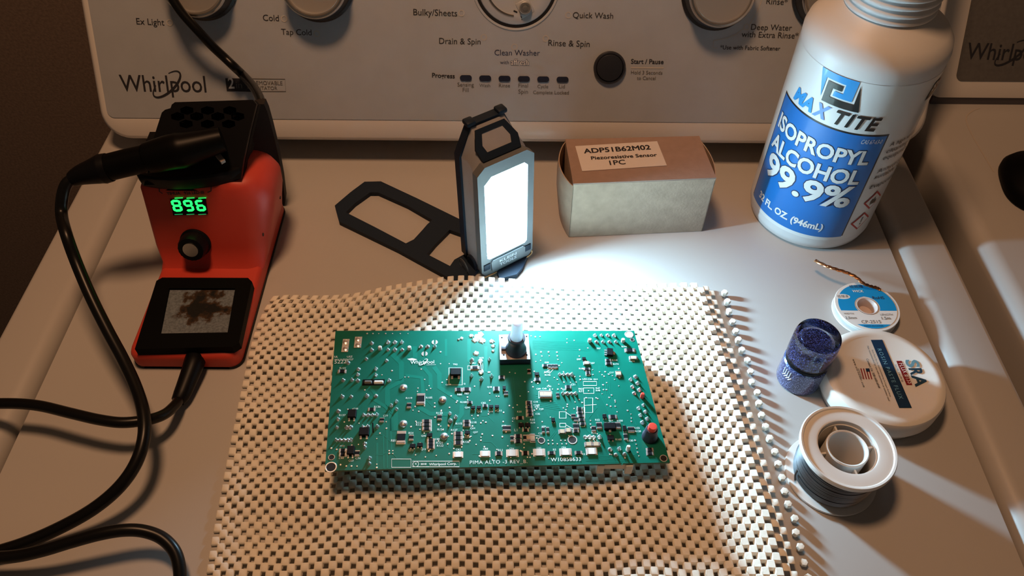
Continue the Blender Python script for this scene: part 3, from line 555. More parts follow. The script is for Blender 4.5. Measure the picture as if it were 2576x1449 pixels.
# clear flux residue dried at the back edge
bm = bmesh.new()
for x, y, r in ((1330, 225, 38), (1300, 250, 26), (1360, 255, 30), (1270, 215, 20), (1440, 260, 22), (1310, 360, 24), (1450, 300, 18), (1190, 235, 16), (1165, 245, 10), (1345, 200, 26), (1450, 340, 14)):
    n = 18; lp = []
    for rr, z in ((1, .00006), (.8, .0004), (.4, .0006)): lp.append([BM(c2(x, y)) @ V((px(r)*rr*cos(2*pi*k/n)*(1+.3*sin(3*k+x)), px(r)*rr*sin(2*pi*k/n)*(1+.25*cos(2*k+y)), z)) for k in range(n)])
    loft(bm, lp)
o = part('flux_residue', bm, mat('dried_clear_flux', (.55, .72, .68), .08, coat=1., bump=.8, bscale=900), pcb); o['kind'] = 'stuff'
# rotary selector: black body, steel plate, collar, frosted shaft
BH = .0055; pc = [B(c3(*p), BH) for p in ((182, 205), (425, 197), (441, 406), (190, 411))]; pcc = sum(pc, V())/4
sel = None; bm = bmesh.new(); loft(bm, [[p-bN*(BH-.0002) for p in pc], [p-bN*.0006 for p in pc]]); sel = part('rotary_selector', bm, BLUEBLK, pcb, 'black rotary selector with a steel plate and frosted shaft')
bm = bmesh.new(); loft(bm, [[p-bN*.0007 for p in pc], list(pc)]); part('steel_plate', bm, PLATE, sel)
bm = bmesh.new()
for p in ((205, 228), (410, 218), (222, 372), (412, 372)): cyl(bm, .0006, .0, .0001, BM(c3(*p), 0, BH), 10)
part('plate_hole', bm, BLKM, sel)
sp = B(c3(322, 330), BH); SMt = frame(sp, bX, bY, bN)
bm = bmesh.new(); lathe(bm, [(.0068, 0), (.0068, .0018), (.0062, .0034), (.0054, .0045), (.0051, .0100), (.0055, .0116), (.0057, .0130), (.0055, .0140), (.0042, .0140)], SMt, 32); bx(bm, (.0046, .0034, .0014), SMt @ M.Translation((-.0072, .0012, .0008)), .0002); part('collar', bm, BLUEBLK, sel)
bm = bmesh.new(); lathe(bm, [(0, .006), (.0042, .006), (.0042, .0130), (.0038, .0175), (.0035, .0275), (.0032, .0292), (.0022, .0298), (0, .0298)], SMt, 28); part('shaft', bm, FROST, sel, 'frosted white shaft')
# push button at the front right corner
bp = c3(1428, 1052); bm = bmesh.new(); lathe(bm, [(.0048, 0), (.0048, .0022), (.0044, .003), (.0040, .005), (.0038, .0088), (.0033, .0097), (.0027, .0097)], BM(bp), 28); pb = part('push_button', bm, BLUEBLK, pcb, 'small black push button with red cap')
bm = bmesh.new(); lathe(bm, [(.0027, .008), (.0027, .0124), (.0023, .0130), (0, .0131)], BM(bp), 24); part('button_cap', bm, REDB, pb, 'red cap')
for p, m_, h in ((c3(1366, 722), REDB, .0045), (c3(1249, 1160), NYL, .0050)):
    bm = bmesh.new(); lathe(bm, [(.0013, 0), (.0013, h*.8), (.0008, h), (0, h)], BM(p), 14); part('light_pipe', bm, m_, pcb)
# silkscreen
def stext(s, p0, p1, conv, **k): return text(s, B(conv(*p0), .0001), B(conv(*p1), .0001), bN, SILK, pcb, name='printed_text', **k)
stext('PIMA ALTO -3 REV_B.', (1258, 1277), (1258+478, 1269), c2, ha=1.0, gap=1.12); stext('W10858633', (612, 1255), (862, 1249), c3, gap=1.05); stext('Whirlpool Corp.', (920, 1290), (1148, 1283), c2, bold=.012); stext('2018', (850, 1285), (898, 1284), c2, bold=.03)
stext('94V-0 E236727', (135, 420), (292, 417), c2); stext('5222', (135, 445), (235, 442), c2); stext('UL', (135, 395), (165, 395), c2, bold=.02); stext('USZ', (240, 395), (285, 394), c2)
text('c', B(c2(804, 1281), .0001), B(c2(817, 1281), .0001), bN, SILK, pcb, name='printed_text', bold=.02)
sk = bmesh.new()
def sbox(conv, x0, y0, x1, y1, wd=.0004, sk=sk): ribbon(sk, [B(conv(*p), .0001) for p in ((x0, y0), (x1, y0), (x1, y1), (x0, y1))], bN, wd, True)
for q in ((610, 1234, 770, 1303), (782, 1252, 1170, 1298), (1085, 478, 1195, 620), (868, 908, 940, 1002), (1130, 1010, 1195, 1118), (908, 1068, 962, 1152), (1210, 912, 1258, 968), (1240, 462, 1322, 495), (180, 1150, 232, 1215), (828, 690, 885, 782), (665, 1010, 720, 1110)): sbox(c2, *q)
for q in ((882, 645, 968, 690), (585, 450, 663, 486), (888, 728, 958, 848), (682, 842, 738, 895), (832, 805, 892, 965), (510, 675, 620, 728), (895, 1098, 1008, 1132), (995, 930, 1030, 985), (1148, 930, 1184, 985), (880, 592, 990, 625), (685, 938, 735, 968), (30, 1168, 108, 1216), (255, 1165, 332, 1212), (478, 1160, 552, 1208), (697, 1155, 772, 1202), (915, 1150, 985, 1196), (408, 752, 452, 885), (1255, 972, 1300, 1015)): sbox(c3, *q)
cc = B(c2(810, 1276), .0001); ribbon(sk, [cc+(bX*cos(2*pi*k/20)+bY*sin(2*pi*k/20))*.0017 for k in range(20)], bN, .0003, True)
cc = B(c2(1345, 470), .0001); ribbon(sk, [cc+bX*(.0016*cos(2*pi*k/24))+bY*(.0052*sin(2*pi*k/24)) for k in range(24)], bN, .0002, True)
for pts in (((735, 845), (790, 885)), ((990, 782), (890, 790)), ((735, 950), (805, 990)), ((600, 525), (650, 470)), ((555, 522), (625, 480)), ((430, 1030), (525, 1045))): ribbon(sk, [B(c3(*p), .0001) for p in pts], bN, .0003)
for pts in (((160, 385), (170, 395)),): pass
o = link('silkscreen_outlines', fin_flat(sk, 'silkscreen_outlines'), SILK, pcb); o['kind'] = 'stuff'
dsg = bmesh.new()
for s, x, y in (('R131', 178, 490), ('TR5', 1118, 458), ('R119', 728, 738), ('R105', 895, 735), ('R128', 980, 862), ('R114', 812, 942), ('R123', 812, 960), ('R124', 990, 998), ('Q36', 855, 1050), ('C80', 968, 1078), ('R121', 980, 1110), ('R122', 985, 1133), ('R115', 1140, 950), ('R118', 1260, 940), ('C64', 1262, 988), ('Q37', 1285, 1020), ('R127', 1102, 1003), ('R125', 1200, 1062), ('R126', 1200, 1102), ('Q12', 750, 1170), ('Q13', 852, 1162), ('CR2', 1142, 1165), ('CR3', 1368, 1158), ('R54', 750, 1028), ('R81', 605, 1092), ('Q38', 292, 825), ('R137', 175, 880), ('R136', 465, 810), ('C77', 540, 885), ('C88', 172, 1236), ('Q23', 252, 1256), ('C74', 310, 1238), ('W30', 178, 1133), ('R86', 1155, 708), ('R87', 1215, 700), ('W22', 1335, 402), ('VDR1', 1255, 447), ('Q24', 1217, 815), ('R108', 1180, 772), ('C82', 1352, 778), ('Q22', 1318, 848), ('Q10', 1410, 848), ('Q11', 1480, 842), ('CH', 1058, 625), ('G', 1208, 618), ('Q18', 1402, 645)):
    a = B(c2(x, y), .0001); text_into(dsg, s, a, a+bX*px(12.5*len(s)), bN)
for s, x, y in (('TR7', 990, 325), ('R194', 1198, 310), ('C256', 1262, 430), ('R164', 1118, 422), ('R174', 1128, 455), ('C17', 1098, 525), ('D57', 828, 415), ('C257', 930, 447), ('R180', 845, 492), ('R187', 900, 545), ('U21', 875, 580), ('C36', 918, 580), ('Q14', 965, 580), ('R62', 842, 660), ('R71', 845, 682), ('R47', 985, 655), ('R48', 985, 674), ('C89', 493, 660), ('C40', 540, 658), ('C45', 580, 640), ('C51', 778, 625), ('Q39', 706, 665), ('C18', 468, 768), ('C110', 470, 795), ('C31', 478, 812), ('C29', 515, 828), ('C35', 485, 868), ('R30', 333, 850), ('C21', 290, 905), ('R31', 440, 918), ('R19', 445, 942), ('R33', 950, 1025), ('Q24', 1090, 922), ('R32', 980, 918), ('R160', 1148, 1080), ('R125', 1300, 985), ('R128', 1310, 1012), ('R130', 1245, 1090), ('CR3', 50, 1158), ('R11', 175, 1170), ('CR4', 270, 1155), ('CR5', 495, 1150), ('R5', 630, 1165), ('CR6', 700, 1145), ('R2', 870, 1202), ('C2', 932, 1090), ('C1', 970, 1090), ('L1', 310, 1005), ('W34', 535, 970), ('Q20', 560, 440), ('R147', 558, 522), ('R146', 562, 545), ('R150', 1160, 925), ('R38', 205, 968), ('C37', 508, 1030)):
    a = B(c3(x, y), .0001); text_into(dsg, s, a, a+bX*px(11.5*len(s)), bN)
o = link('designator_print', fin_flat(dsg, 'designator_print'), SILK, pcb); o['kind'] = 'stuff'
# word mark on the board, with its leaf and loop
whirl(pcb, B(c2(765, 448), .0001), B(c2(962, 443), .0001), bN, SILK, hs=1., lw=.0007)
bm = bmesh.new(); quad(bm, [B(c2(*p), .0001) for p in ((738, 405), (780, 398), (822, 408), (800, 418), (760, 416))]); text_into(bm, 'CORPORATION', B(c2(900, 458), .0001), B(c2(975, 456), .0001), bN); link('printed_text', fin_flat(bm, 'printed_text'), SILK, pcb)
# parts hanging under the board that carry it
def under(p, sx, sy, m_, name, conv):
    c = B(conv(*p), -.0016); bm = bmesh.new(); box3(bm, (c.x-sx/2, c.y-sy/2, .0086), (c.x+sx/2, c.y+sy/2, c.z-.0002), .0008, 1); return part(name, bm, m_, pcb)
under((560, 300), .03, .02, BLK, 'relay', c2); under((300, 800), .026, .022, BLK, 'transformer', c2); under((1070, 235), .03, .012, NYL, 'connector_housing', c3)
cb = B(c3(1145, 1262), -.0016); bm = bmesh.new(); box3(bm, (cb.x-.0105, cb.y-.0005, cb.z-.0075), (cb.x+.0105, cb.y+.011, cb.z-.0001), .0004, 1)
for s_ in (-1, 1): box3(bm, (cb.x+s_*.0085-.0022, cb.y-.0022, cb.z-.0105), (cb.x+s_*.0085+.0022, cb.y+.002, cb.z-.0004), .0004, 1)
part('connector_housing', bm, NYL, pcb, 'white connector under the front edge')

# ================================================================== LED work light and its stand
wl = thing('work_light', 'rugged grey LED work light standing upright, glowing white, on the lid', 'work light', (-.005, .41, 0))
lx = V((.8276, .5613, 0)).normalized(); ly = V((-lx.y, lx.x, 0)); LF = P(1213, 700, .004)
LM = frame(LF, lx, ly, V((0, 0, 1))) @ M.Rotation(R(-1.0), 4, 'X')
W, D, HL = .0455, .0285, .122
def lout(i=0., top=0.):
    return [(i+.004, i), (W-i-.004, i), (W-i, i+.005), (W-i, HL-.022), (W-.010, HL-i-top), (.010, HL-i-top), (i, HL-.022), (i, i+.005)]
XZ = M(((1, 0, 0, 0), (0, 0, 1, 0), (0, 1, 0, 0), (0, 0, 0, 1)))     # outline (x,z) extruded along y
def lprism(bm, o, y0, y1): prism(bm, o, y0, y1, LM @ XZ)
def lpt(x, y, z): return LM @ V((x, y, z))
i_ = .0014; fo = [(i_+.004, i_), (W-i_-.004, i_), (W-i_, i_+.005), (W-i_, .0955), (W-.0085, .1035), (.0085, .1035), (i_, .0955), (i_, i_+.005)]; bo = lout(.0014)
bm = bmesh.new(); loft(bm, [[lpt(x, .0053, z) for x, z in fo], [lpt(x, .010, z+(.0042 if z > .09 else 0)) for x, z in fo], [lpt(x, D-.006, z) for x, z in bo]]); part('case', bm, LGREY, wl)
bm = bmesh.new(); lprism(bm, lout(-.0003), D-.0065, D); part('back_shell', bm, LNAVY, wl)
bm = bmesh.new(); fr = [(.004, .0), (W-.004, 0), (W, .005), (W, .098), (W-.006, .1035), (.006, .1035), (0, .098), (0, .005)]
win = [(.0072, .016), (W-.0072, .016), (W-.0052, .018), (W-.0052, .0905), (W-.008, .0935), (.011, .0935), (.0052, .088), (.0052, .018)]
holed(bm, fr, [win], 0, .006, LM @ M(((1, 0, 0, 0), (0, 0, 1, 0), (0, 1, 0, 0), (0, 0, 0, 1)))); part('bezel', bm, LBEZ, wl)
bm = bmesh.new(); prism(bm, win, .0040, .0052, LM @ XZ); part('led_panel', bm, PANEL, wl, 'glowing white light panel')
ll = bpy.data.lights.new('work_light_beam', 'AREA'); ll.shape = 'RECTANGLE'; ll.size = .022; ll.size_y = .032; ll.energy = LEDWATTS; ll.color = LEDCOL[:3]; ll.spread = R(164)
lo = bpy.data.objects.new('work_light_beam', ll); COL.objects.link(lo); lo.matrix_world = LM @ M.Translation((W/2, .0036, .070)) @ M.Rotation(R(-90), 4, 'X') @ M.Rotation(R(3), 4, 'Y')
for x in (.0105, W-.0105): bm = bmesh.new(); bx(bm, (.007, .0075, .0035), LM @ M.Translation((x, D-.0035, HL+.0008)), .0012); part('corner_lug', bm, LNAVY, wl)
sA = lpt(W/2, .0095, .1078); sB = lpt(W/2, D-.0065, HL-.0014); sy = (sB-sA); sl_ = sy.length; sy.normalize(); sN = lx.cross(sy); sN = sN if sN.z > 0 else -sN; SMx = frame(sA+sN*.0002, lx, sy, sN)
bm = bmesh.new(); ob = [(-.0125, -.0085), (.0125, -.0085), (.0150, .003), (.0105, sl_*.80), (-.0105, sl_*.80), (-.0150, .003)]; ib = [(-.0088, -.0062), (.0088, -.0062), (.0105, .003), (.0075, sl_*.60), (-.0075, sl_*.60), (-.0105, .003)]
ob = [(-.0150, -.0060), (.0150, -.0060), (.0165, .003), (.0112, sl_*.84), (-.0112, sl_*.84), (-.0165, .003)]; ib = [(-.0095, -.0010), (.0095, -.0010), (.0110, .004), (.0080, sl_*.64), (-.0080, sl_*.64), (-.0110, .004)]
holed(bm, ob, [ib], -.001, .0012, SMx); bf = part('button_frame', bm, LNAVY, wl)
bm = bmesh.new(); prism(bm, ib, -.001, .0008, SMx); part('power_button', bm, LGREY, bf)
bm = bmesh.new(); lip = [(.0085, .0035), (W-.0105, .0035), (W-.0075, .0062), (W-.0075, .0125), (W-.009, .0142), (.0095, .0142), (.008, .0128)]; prism(bm, lip, -.0012, .0005, LM @ XZ); npl = part('name_plate', bm, LBEZ, wl)
nN = -(LM.to_3x3() @ V((0, 1, 0)))
for s, z in (('KLEIN', .0096), ('TOOLS', .0058)): text(s, lpt(.0150, -.0012, z), lpt(.0300, -.0012, z), nN, mat('pale_moulding', (.55, .58, .62), .4), npl, bold=.02, h=.0026)
for x in (.0045, W-.0045):
    bm = bmesh.new(); bx(bm, (.0055, .001, .006), LM @ M.Translation((x, -.0002, .0095)), .0003); part('corner_slot', bm, LNAVY, wl)
bm = bmesh.new(); tube(bm, [lpt(.001, .0002, .0008), lpt(.005, -.0004, -.0002), lpt(W-.005, -.0004, -.0002), lpt(W-.0005, .0002, .004)], .0006, 8, 6); part('orange_seam', bm, LORANGE, wl, 'thin orange seam along the bottom')
for z in (.028, .064): bm = bmesh.new(); bx(bm, (.001, .0015, .010), LM @ M.Translation((.0006, .0058, z))); part('side_clip', bm, CERT, wl)
# stand: flat loop with two windows, hinged under the light
zs = .0042
out = [(1165, 714), (1146, 708), (1000, 628), (853, 557), (842, 517), (882, 483), (917, 457), (958, 456), (1050, 499), (1146, 546), (1215, 580), (1230, 650)]
w1 = [(870, 534), (893, 511), (931, 484), (951, 484), (1025, 517), (1087, 553), (1075, 564), (1063, 578), (1041, 602), (1021, 612), (945, 572)]
w2 = [(1074, 639), (1096, 613), (1131, 578), (1165, 590), (1185, 630), (1143, 653), (1132, 669)]
to2 = lambda ps: [tuple(P(*p, zs)[:2]) for p in ps]
bm = bmesh.new(); holed(bm, to2(out), [to2(w1), to2(w2)], .0004, zs); st = part('stand', bm, LNAVY, wl, 'black hinged stand loop lying flat')
for s_, x in ((-1, .001), (1, W-.001)):
    bm = bmesh.new(); cyl(bm, .0065, -.0045, .0045, frame(LM @ V((x-s_*.003, .015, .0035)), V((0, 0, 1)), -ly, lx), 28, .0008); part('hinge', bm, LNAVY, st)
bm = bmesh.new(); quadp = [P(*p, .0012) for p in ((1328, 646), (1314, 680), (1300, 697), (1258, 708), (1250, 690), (1300, 650))]; lp2 = [(p.x, p.y) for p in quadp]; prism(bm, lp2, .0004, .0045); part('foot', bm, LNAVY, st)
for k in range(2): bm = bmesh.new(); lathe(bm, [(.0045+.0016*k, 0), (.0049+.0016*k, .0004), (.0052+.0016*k, 0)], frame(LM @ V((-.0066+.0*k, .015, .0035)), V((0, 0, 1)), -ly, -lx), 24); part('hinge_ring', bm, LBEZ, st)

# ================================================================== cardboard box
bh = .0566; bq = [P(*p, bh) for p in ((1442, 462), (1802, 447), (1759, 342), (1422, 350))]; bb = [V((p.x, p.y, .0003)) for p in bq]
cbx = thing('cardboard_box', 'small brown kraft cardboard carton with white sensor label, beside the work light', 'box', tuple(sum(bb, V())/4))
def lerp4(q, a, b): return q[0].lerp(q[1], a).lerp(q[3].lerp(q[2], a), b)
bm = bmesh.new(); loft(bm, [[p for p in bb], [p-V((0, 0, .0012)) for p in bq]]); part('carton', bm, CARD, cbx)
bm = bmesh.new(); loft(bm, [[p-V((0, 0, .0011)) for p in bq], list(bq)]); part('lid_flap', bm, CARDT, cbx)
for side, (i0, i1) in (('l', (0, 3)), ('r', (1, 2))):
    o_ = -1 if side == 'l' else 1; ex = (bq[1]-bq[0]).normalized(); loops = []; n = 14
    A, Bk = bb[i0], bb[i1]; amp = .0085 if side == 'l' else .005
    for z, k in ((0.0, .55), (.01, .7), (.03, .95), (.045, 1.), (bh-.003, .9)):
        lp = [A.lerp(Bk, t/n)+ex*(o_*amp*k*math.sin(pi*t/n)**.8)+V((0, 0, z)) for t in range(n+1)]
        lp += [A.lerp(Bk, t/n)+ex*(o_*(amp*k*math.sin(pi*t/n)**.8-.0007))+V((0, 0, z)) for t in range(n, -1, -1)]; loops.append(lp)
    bm = bmesh.new(); loft(bm, loops); part('end_flap', bm, CARD, cbx)
zl = bh+.0002; lq = [P(*p, zl) for p in ((1464.5, 431), (1677.5, 416.6), (1653, 355.6), (1447, 368))]
bm = bmesh.new(); quad(bm, lq, .0002); lab = part('label_sticker', bm, PAPER, cbx, 'white printed label')
ZN = V((0, 0, 1)); zt = zl+.0002
text('ADP51B62M02', P(1470, 386, zt), P(1637, 376, zt), ZN, INK, lab, fat=.00022, ha=.92); text('Piezoresistive Sensor', P(1488, 402, zt), P(1653, 393.5, zt), ZN, INK, lab, fat=.00014, ha=.9); text('1PC', P(1535, 415.5, zt), P(1574, 413, zt), ZN, INK, lab, fat=.00014, ha=.9)

# ================================================================== alcohol bottle
BC = V((.2405, .4675, 0)); BR = .0472
bot = thing('alcohol_bottle', 'large white plastic bottle of isopropyl alcohol with blue printed label', 'bottle', tuple(BC))
prof = [(0, .002), (BR*.80, .0015), (BR*.90, .0003), (BR*.965, .002), (BR, .008), (BR, .153), (BR+.0002, .160), (BR-.0012, .166), (BR-.006, .172), (BR-.0125, .1765), (.0300, .1800), (.0282, .1815)]
bm = bmesh.new(); lathe(bm, prof, M.Translation(BC), 96); part('body', bm, BOTW, bot, ang=60)
prof = [(.0282, .1815)]
for k in range(6):
    z = .1815+.0052*k; prof += [(.0272, z+.0002), (.0286, z+.0010), (.0291, z+.0022), (.0286, z+.0034), (.0272, z+.0044)]
prof += [(.024, .214), (.0225, .2155), (.0225, .230), (.020, .231), (0, .231)]
bm = bmesh.new(); lathe(bm, prof, M.Translation(BC), 72); part('ribbed_neck', bm, BOTW, bot, ang=60)
def cyl_hit(px_, py_, r=BR):
    d = ray(px_, py_); o = EYE-BC; a = d.x**2+d.y**2; b = 2*(o.x*d.x+o.y*d.y); c = o.x**2+o.y**2-r*r; t = (-b-math.sqrt(max(b*b-4*a*c, 0)))/2/a; q = o+d*t
    th = math.degrees(math.atan2(q.y, q.x)); return (th if th < 90 else th-360), q.z
def wrap(bm, s, z, r): t = s/BR; return V((BC.x+r*cos(t), BC.y+r*sin(t), z))
def bend(bm, r):      # flat (s,z,0) mesh -> round the bottle, cut into narrow strips first
    xs = [v.co.x for v in bm.verts]; x = min(xs)+.002
    while x < max(xs):
        bmesh.ops.bisect_plane(bm, geom=bm.verts[:]+bm.edges[:]+bm.faces[:], plane_co=(x, 0, 0), plane_no=(1, 0, 0)); x += .002
    for v in bm.verts: t = v.co.x/BR; z = v.co.y; v.co = V((BC.x+r*cos(t), BC.y+r*sin(t), z))
def bpatch(name, poly, m, lift, parent):
    bm = bmesh.new(); bm.faces.new([bm.verts.new((s, z, 0)) for s, z in poly]); bend(bm, BR+lift); return link(name, finish(bm, name, 60), m, parent)
sd = lambda deg: R(deg)*BR
lab = bpatch('label', [(sd(-215), .0125), (sd(-4), .0125), (sd(-4), .1525), (sd(-215), .1525)], LABW, .00012, bot)
bpatch('label_border', [(sd(-181), .0165), (sd(-130), .0165), (sd(-76), .0165), (sd(-76), .1138), (sd(-181), .1148)], LABK, .00022, lab)
bpatch('blue_field', [(sd(-179.6), .0160), (sd(-77.4), .0160), (sd(-77.4), .1125), (sd(-179.6), .1135)], LABB, .00034, lab)
def btext(s, a0, z0, a1, z1, m, lift=.0006, bold=0., shear=0., h=None, ha=1., par=lab, gap=1.):
    bm = bmesh.new(); text_into(bm, s, V((sd(a0), z0, 0)), V((sd(a1), z1, 0)), V((0, 0, 1)), lift=0, bold=bold, shear=shear, ha=ha, h=h, gap=gap); bend(bm, BR+lift); return link('lettering', fin_flat(bm, 'lettering'), m, par)
for s, a0, z, a1, h in (('ISOPROPYL', -175.5, .0885, -83.5, .0118), ('ALCOHOL', -176, .0705, -84, .0125), ('99.9%', -172, .0485, -84, .0190)):
    btext(s, a0, z, a1, z, INKB, .0005, bold=.055, h=h); btext(s, a0+.6, z, a1-.6, z, LABW, .0007, bold=.03, h=h)
btext('32 FL. OZ. (946mL)', -168, .0235, -98, .0235, LABW, .0006, bold=.035, h=.0060); btext('CAS 67-63-0', -97, .1065, -80, .1065, LABW, .0006, shear=.2, h=.0036)
btext('MA', -166, .1178, -143, .1180, LABB2, bold=.045, shear=.25, h=.0098); btext('X', -142.5, .1178, -128, .1180, LABLB, bold=.05, shear=.25, h=.0098); btext('TITE', -124, .1180, -88.5, .1174, LABK, bold=.028, shear=.22, h=.0105, gap=1.12)
# spiral emblem
ea0, ea1, ez1, ez0 = -147, -115.5, .1535, .1315
def em(u, w_): a = ea0+(ea1-ea0)*u+2.2*(w_-.5)*0+(7.5*w_ if u < .5 else 6.5*w_); return (sd(a), ez1-.0012-(ez1-ez0)*w_)
def empatch(ps, m, l): bm = bmesh.new(); bm.faces.new([bm.verts.new((*em(*p), 0)) for p in ps]); bmesh.ops.triangulate(bm, faces=bm.faces[:]); bend(bm, BR+l); link('emblem', finish(bm, 'emblem', 60), m, lab)
empatch([(0, 0), (1, 0), (.84, .70), (.33, .70), (.38, .53), (.62, .53), (.68, .22), (.16, .22), (.0, .88)], LABB2, .0005)
empatch([(.20, .29), (.62, .29), (.58, .47), (.33, .47), (.25, .77), (.90, .77), (1.03, .10), (1.03, 1), (.03, 1)], LABK, .0005)
def flag(ps): return bpatch('flag_print', ps, LABK, .0005, lab)
flag([(sd(-52), .1345), (sd(-34), .1360), (sd(-30), .1480), (sd(-47), .1465)])
for k in range(4): bpatch('flag_print', [(sd(-41), .1375+k*.0026), (sd(-33.5), .1380+k*.0026), (sd(-33), .1393+k*.0026), (sd(-40.5), .1388+k*.0026)], REDI if k % 2 else LABW, .0007, lab)
for a, z in ((-47, .1440), (-44, .1455), (-47.5, .1408), (-44.5, .1422)): bpatch('flag_print', [(sd(a-1.2), z), (sd(a+1.2), z), (sd(a+1.2), z+.0014), (sd(a-1.2), z+.0014)], LABW, .0007, lab)
for s, a1, z in (('A high strength', -30, .1025), ('cleaning and', -32, .0965), ('equipment', -38, .0905), ('Anhydrous', -36, .0785), ('suitable for', -34, .0730), ('Evaporates', -36, .0635)): btext(s, -71, z, a1, z, LABK, bold=.012, shear=.2, h=.0033)
def hazard(a, z):
    k = .0092; c = (sd(a), z); o = [(c[0], z-k), (c[0]+k, z), (c[0], z+k), (c[0]-k, z)]; bpatch('hazard_mark', o, REDI, .0005, lab); o = [(c[0], z-k*.8), (c[0]+k*.8, z), (c[0], z+k*.8), (c[0]-k*.8, z)]; bpatch('hazard_mark', o, LABW, .0007, lab); return c
c = hazard(-58, .0485); bpatch('hazard_symbol', [(c[0]-.003, c[1]-.002), (c[0]+.003, c[1]-.002), (c[0]+.0028, c[1]+.001), (c[0]+.0012, c[1]), (c[0]+.0008, c[1]+.0042), (c[0]-.0005, c[1]+.001), (c[0]-.0018, c[1]+.0028), (c[0]-.003, c[1]+.0003)], LABK, .0009, lab); bpatch('hazard_symbol', [(c[0]-.003, c[1]-.0032), (c[0]+.003, c[1]-.0032), (c[0]+.003, c[1]-.0026), (c[0]-.003, c[1]-.0026)], LABK, .0009, lab)
c = hazard(-62, .0285); bpatch('hazard_symbol', [(c[0]-.0003, c[1]-.001), (c[0]+.0003, c[1]-.001), (c[0]+.0008, c[1]+.0045), (c[0]-.0008, c[1]+.0045)], LABK, .0009, lab); bpatch('hazard_symbol', [(c[0]-.0006, c[1]-.0032), (c[0]+.0006, c[1]-.0032), (c[0]+.0006, c[1]-.0020), (c[0]-.0006, c[1]-.0020)], LABK, .0009, lab)
for k in range(34):     # tiny side print along the label's far edge
    pass

# ================================================================== desoldering wick
WC = V((.2560, .3590, 0)); WRr = .0225
wk = thing('wick_spool', 'flat white desoldering wick spool with blue printed face and loose copper end', 'spool', tuple(WC))
bm = bmesh.new(); lathe(bm, [(.0075, .0003), (WRr, .0003), (WRr+.0003, .0008), (WRr, .0014), (WRr-.0035, .0016), (WRr-.0035, .0062), (WRr, .0064), (WRr+.0003, .0072), (WRr, .0080), (.0078, .0080), (.0072, .0074)], M.Translation(WC), 64, close=True); part('flanges', bm, SPW, wk, ang=30)
bm = bmesh.new(); lathe(bm, [(0, .0012), (.0055, .0014), (.0064, .0075), (.0072, .0084), (.0078, .0083)], M.Translation(WC), 40); part('hub', bm, mat('pinkish_clear_hub', (.62, .52, .48), .3), wk)
za = .0081; wp = lambda x, y: P(1900+x/2.131, 640+y/2.131, za+.0001); wc0 = WC+V((0, 0, za))
def wdisc(a0, a1, r0, r1, m, nm): bm = bmesh.new(); lathe(bm, [(r0, za), (r1, za+.0001)], M.Translation(WC), 40, a0=R(a0), a1=R(a1)); link(nm, finish(bm, nm), m, wk)
wdisc(0, 360, .0082, .0205, SPW, 'face_label')
def wseg(y0, y1, m, r=.0204, z=.0001, hole=.0088):   # the part of the round face between two straight lines
    bm = bmesh.new(); n = 26
    for k in range(n):
        t0 = y0+(y1-y0)*k/n; t1 = y0+(y1-y0)*(k+1)/n; f = lambda t, q: math.sqrt(max(q*q-t*t, 0))
        for s_ in (-1, 1):
            a = [(s_*f(t0, hole), t0), (s_*f(t0, r), t0), (s_*f(t1, r), t1), (s_*f(t1, hole), t1)]
            if abs(a[0][0]-a[1][0])+abs(a[2][0]-a[3][0]) > 1e-5: quad(bm, [wc0+V((x_*cos(.0)+0, y_, z)) for x_, y_ in a])
    bmesh.ops.remove_doubles(bm, verts=bm.verts[:], dist=1e-6); link('blue_print', finish(bm, 'blue_print'), m, wk)
wseg(-.0042, .0204, WICKB); wseg(-.0204, -.0166, WICKB)
def wtext(s, x0, y0, x1, y1, m, **k): return text(s, wp(x0, y0), wp(x1, y1), ZN, m, wk, lift=.00012, **k)
wtext('WICK', 522, 203, 582, 203, INKW, bold=.02); wtext('RoHS', 630, 240, 692, 240, INKB, bold=.01); wtext('WIDTH', 476, 322, 528, 322, INKG); wtext('LENGTH', 672, 328, 738, 328, INKG); wtext('2.5mm', 485, 346, 545, 346, INKG, bold=.01); wtext('1.5m', 680, 350, 727, 349, INKG, bold=.01); wtext('CP-2515', 572, 370, 676, 369, INKG); wtext('MADE IN CHINA', 585, 388, 688, 387, INKB); wtext('\u5438\u932b\u7dda', 508, 180, 578, 179, INKB)
bm = bmesh.new(); q = wp(470, 226); prism(bm, [(q.x+.0052*cos(t), q.y+.0024*sin(t)) for t in (2*pi*k/24 for k in range(24))], za+.00004, za+.00015); link('print_oval', finish(bm, 'print_oval'), SPW, wk); wtext('\u4f4e\u6b98\u6e23', 442, 231, 500, 230, INKG)
br = [(2050, 655, .012), (2076, 668, .0135), (2102, 677, .0145), (2130, 686, .0145), (2153, 697, .014), (2172, 713, .0125), (2190, 720, .0105), (2205, 724, .0094), (2214, 729, .0088)]
pts = smooth_path([P(*b) for b in br], 10); bm = bmesh.new()
for ph in (0, 2*pi/3, 4*pi/3):
    sp_ = []
    for i, p in enumerate(pts): t = (pts[min(i+1, len(pts)-1)]-pts[max(i-1, 0)]).normalized(); a = t.cross(ZN).normalized(); b = a.cross(t); sp_.append(p+a*(.0010*cos(i*.35+ph))+b*(.0004*sin(i*.35+ph)))
    tube(bm, sp_, .00055, 6, 1)
part('copper_braid', bm, COPPER, wk, 'loose twisted copper braid end')

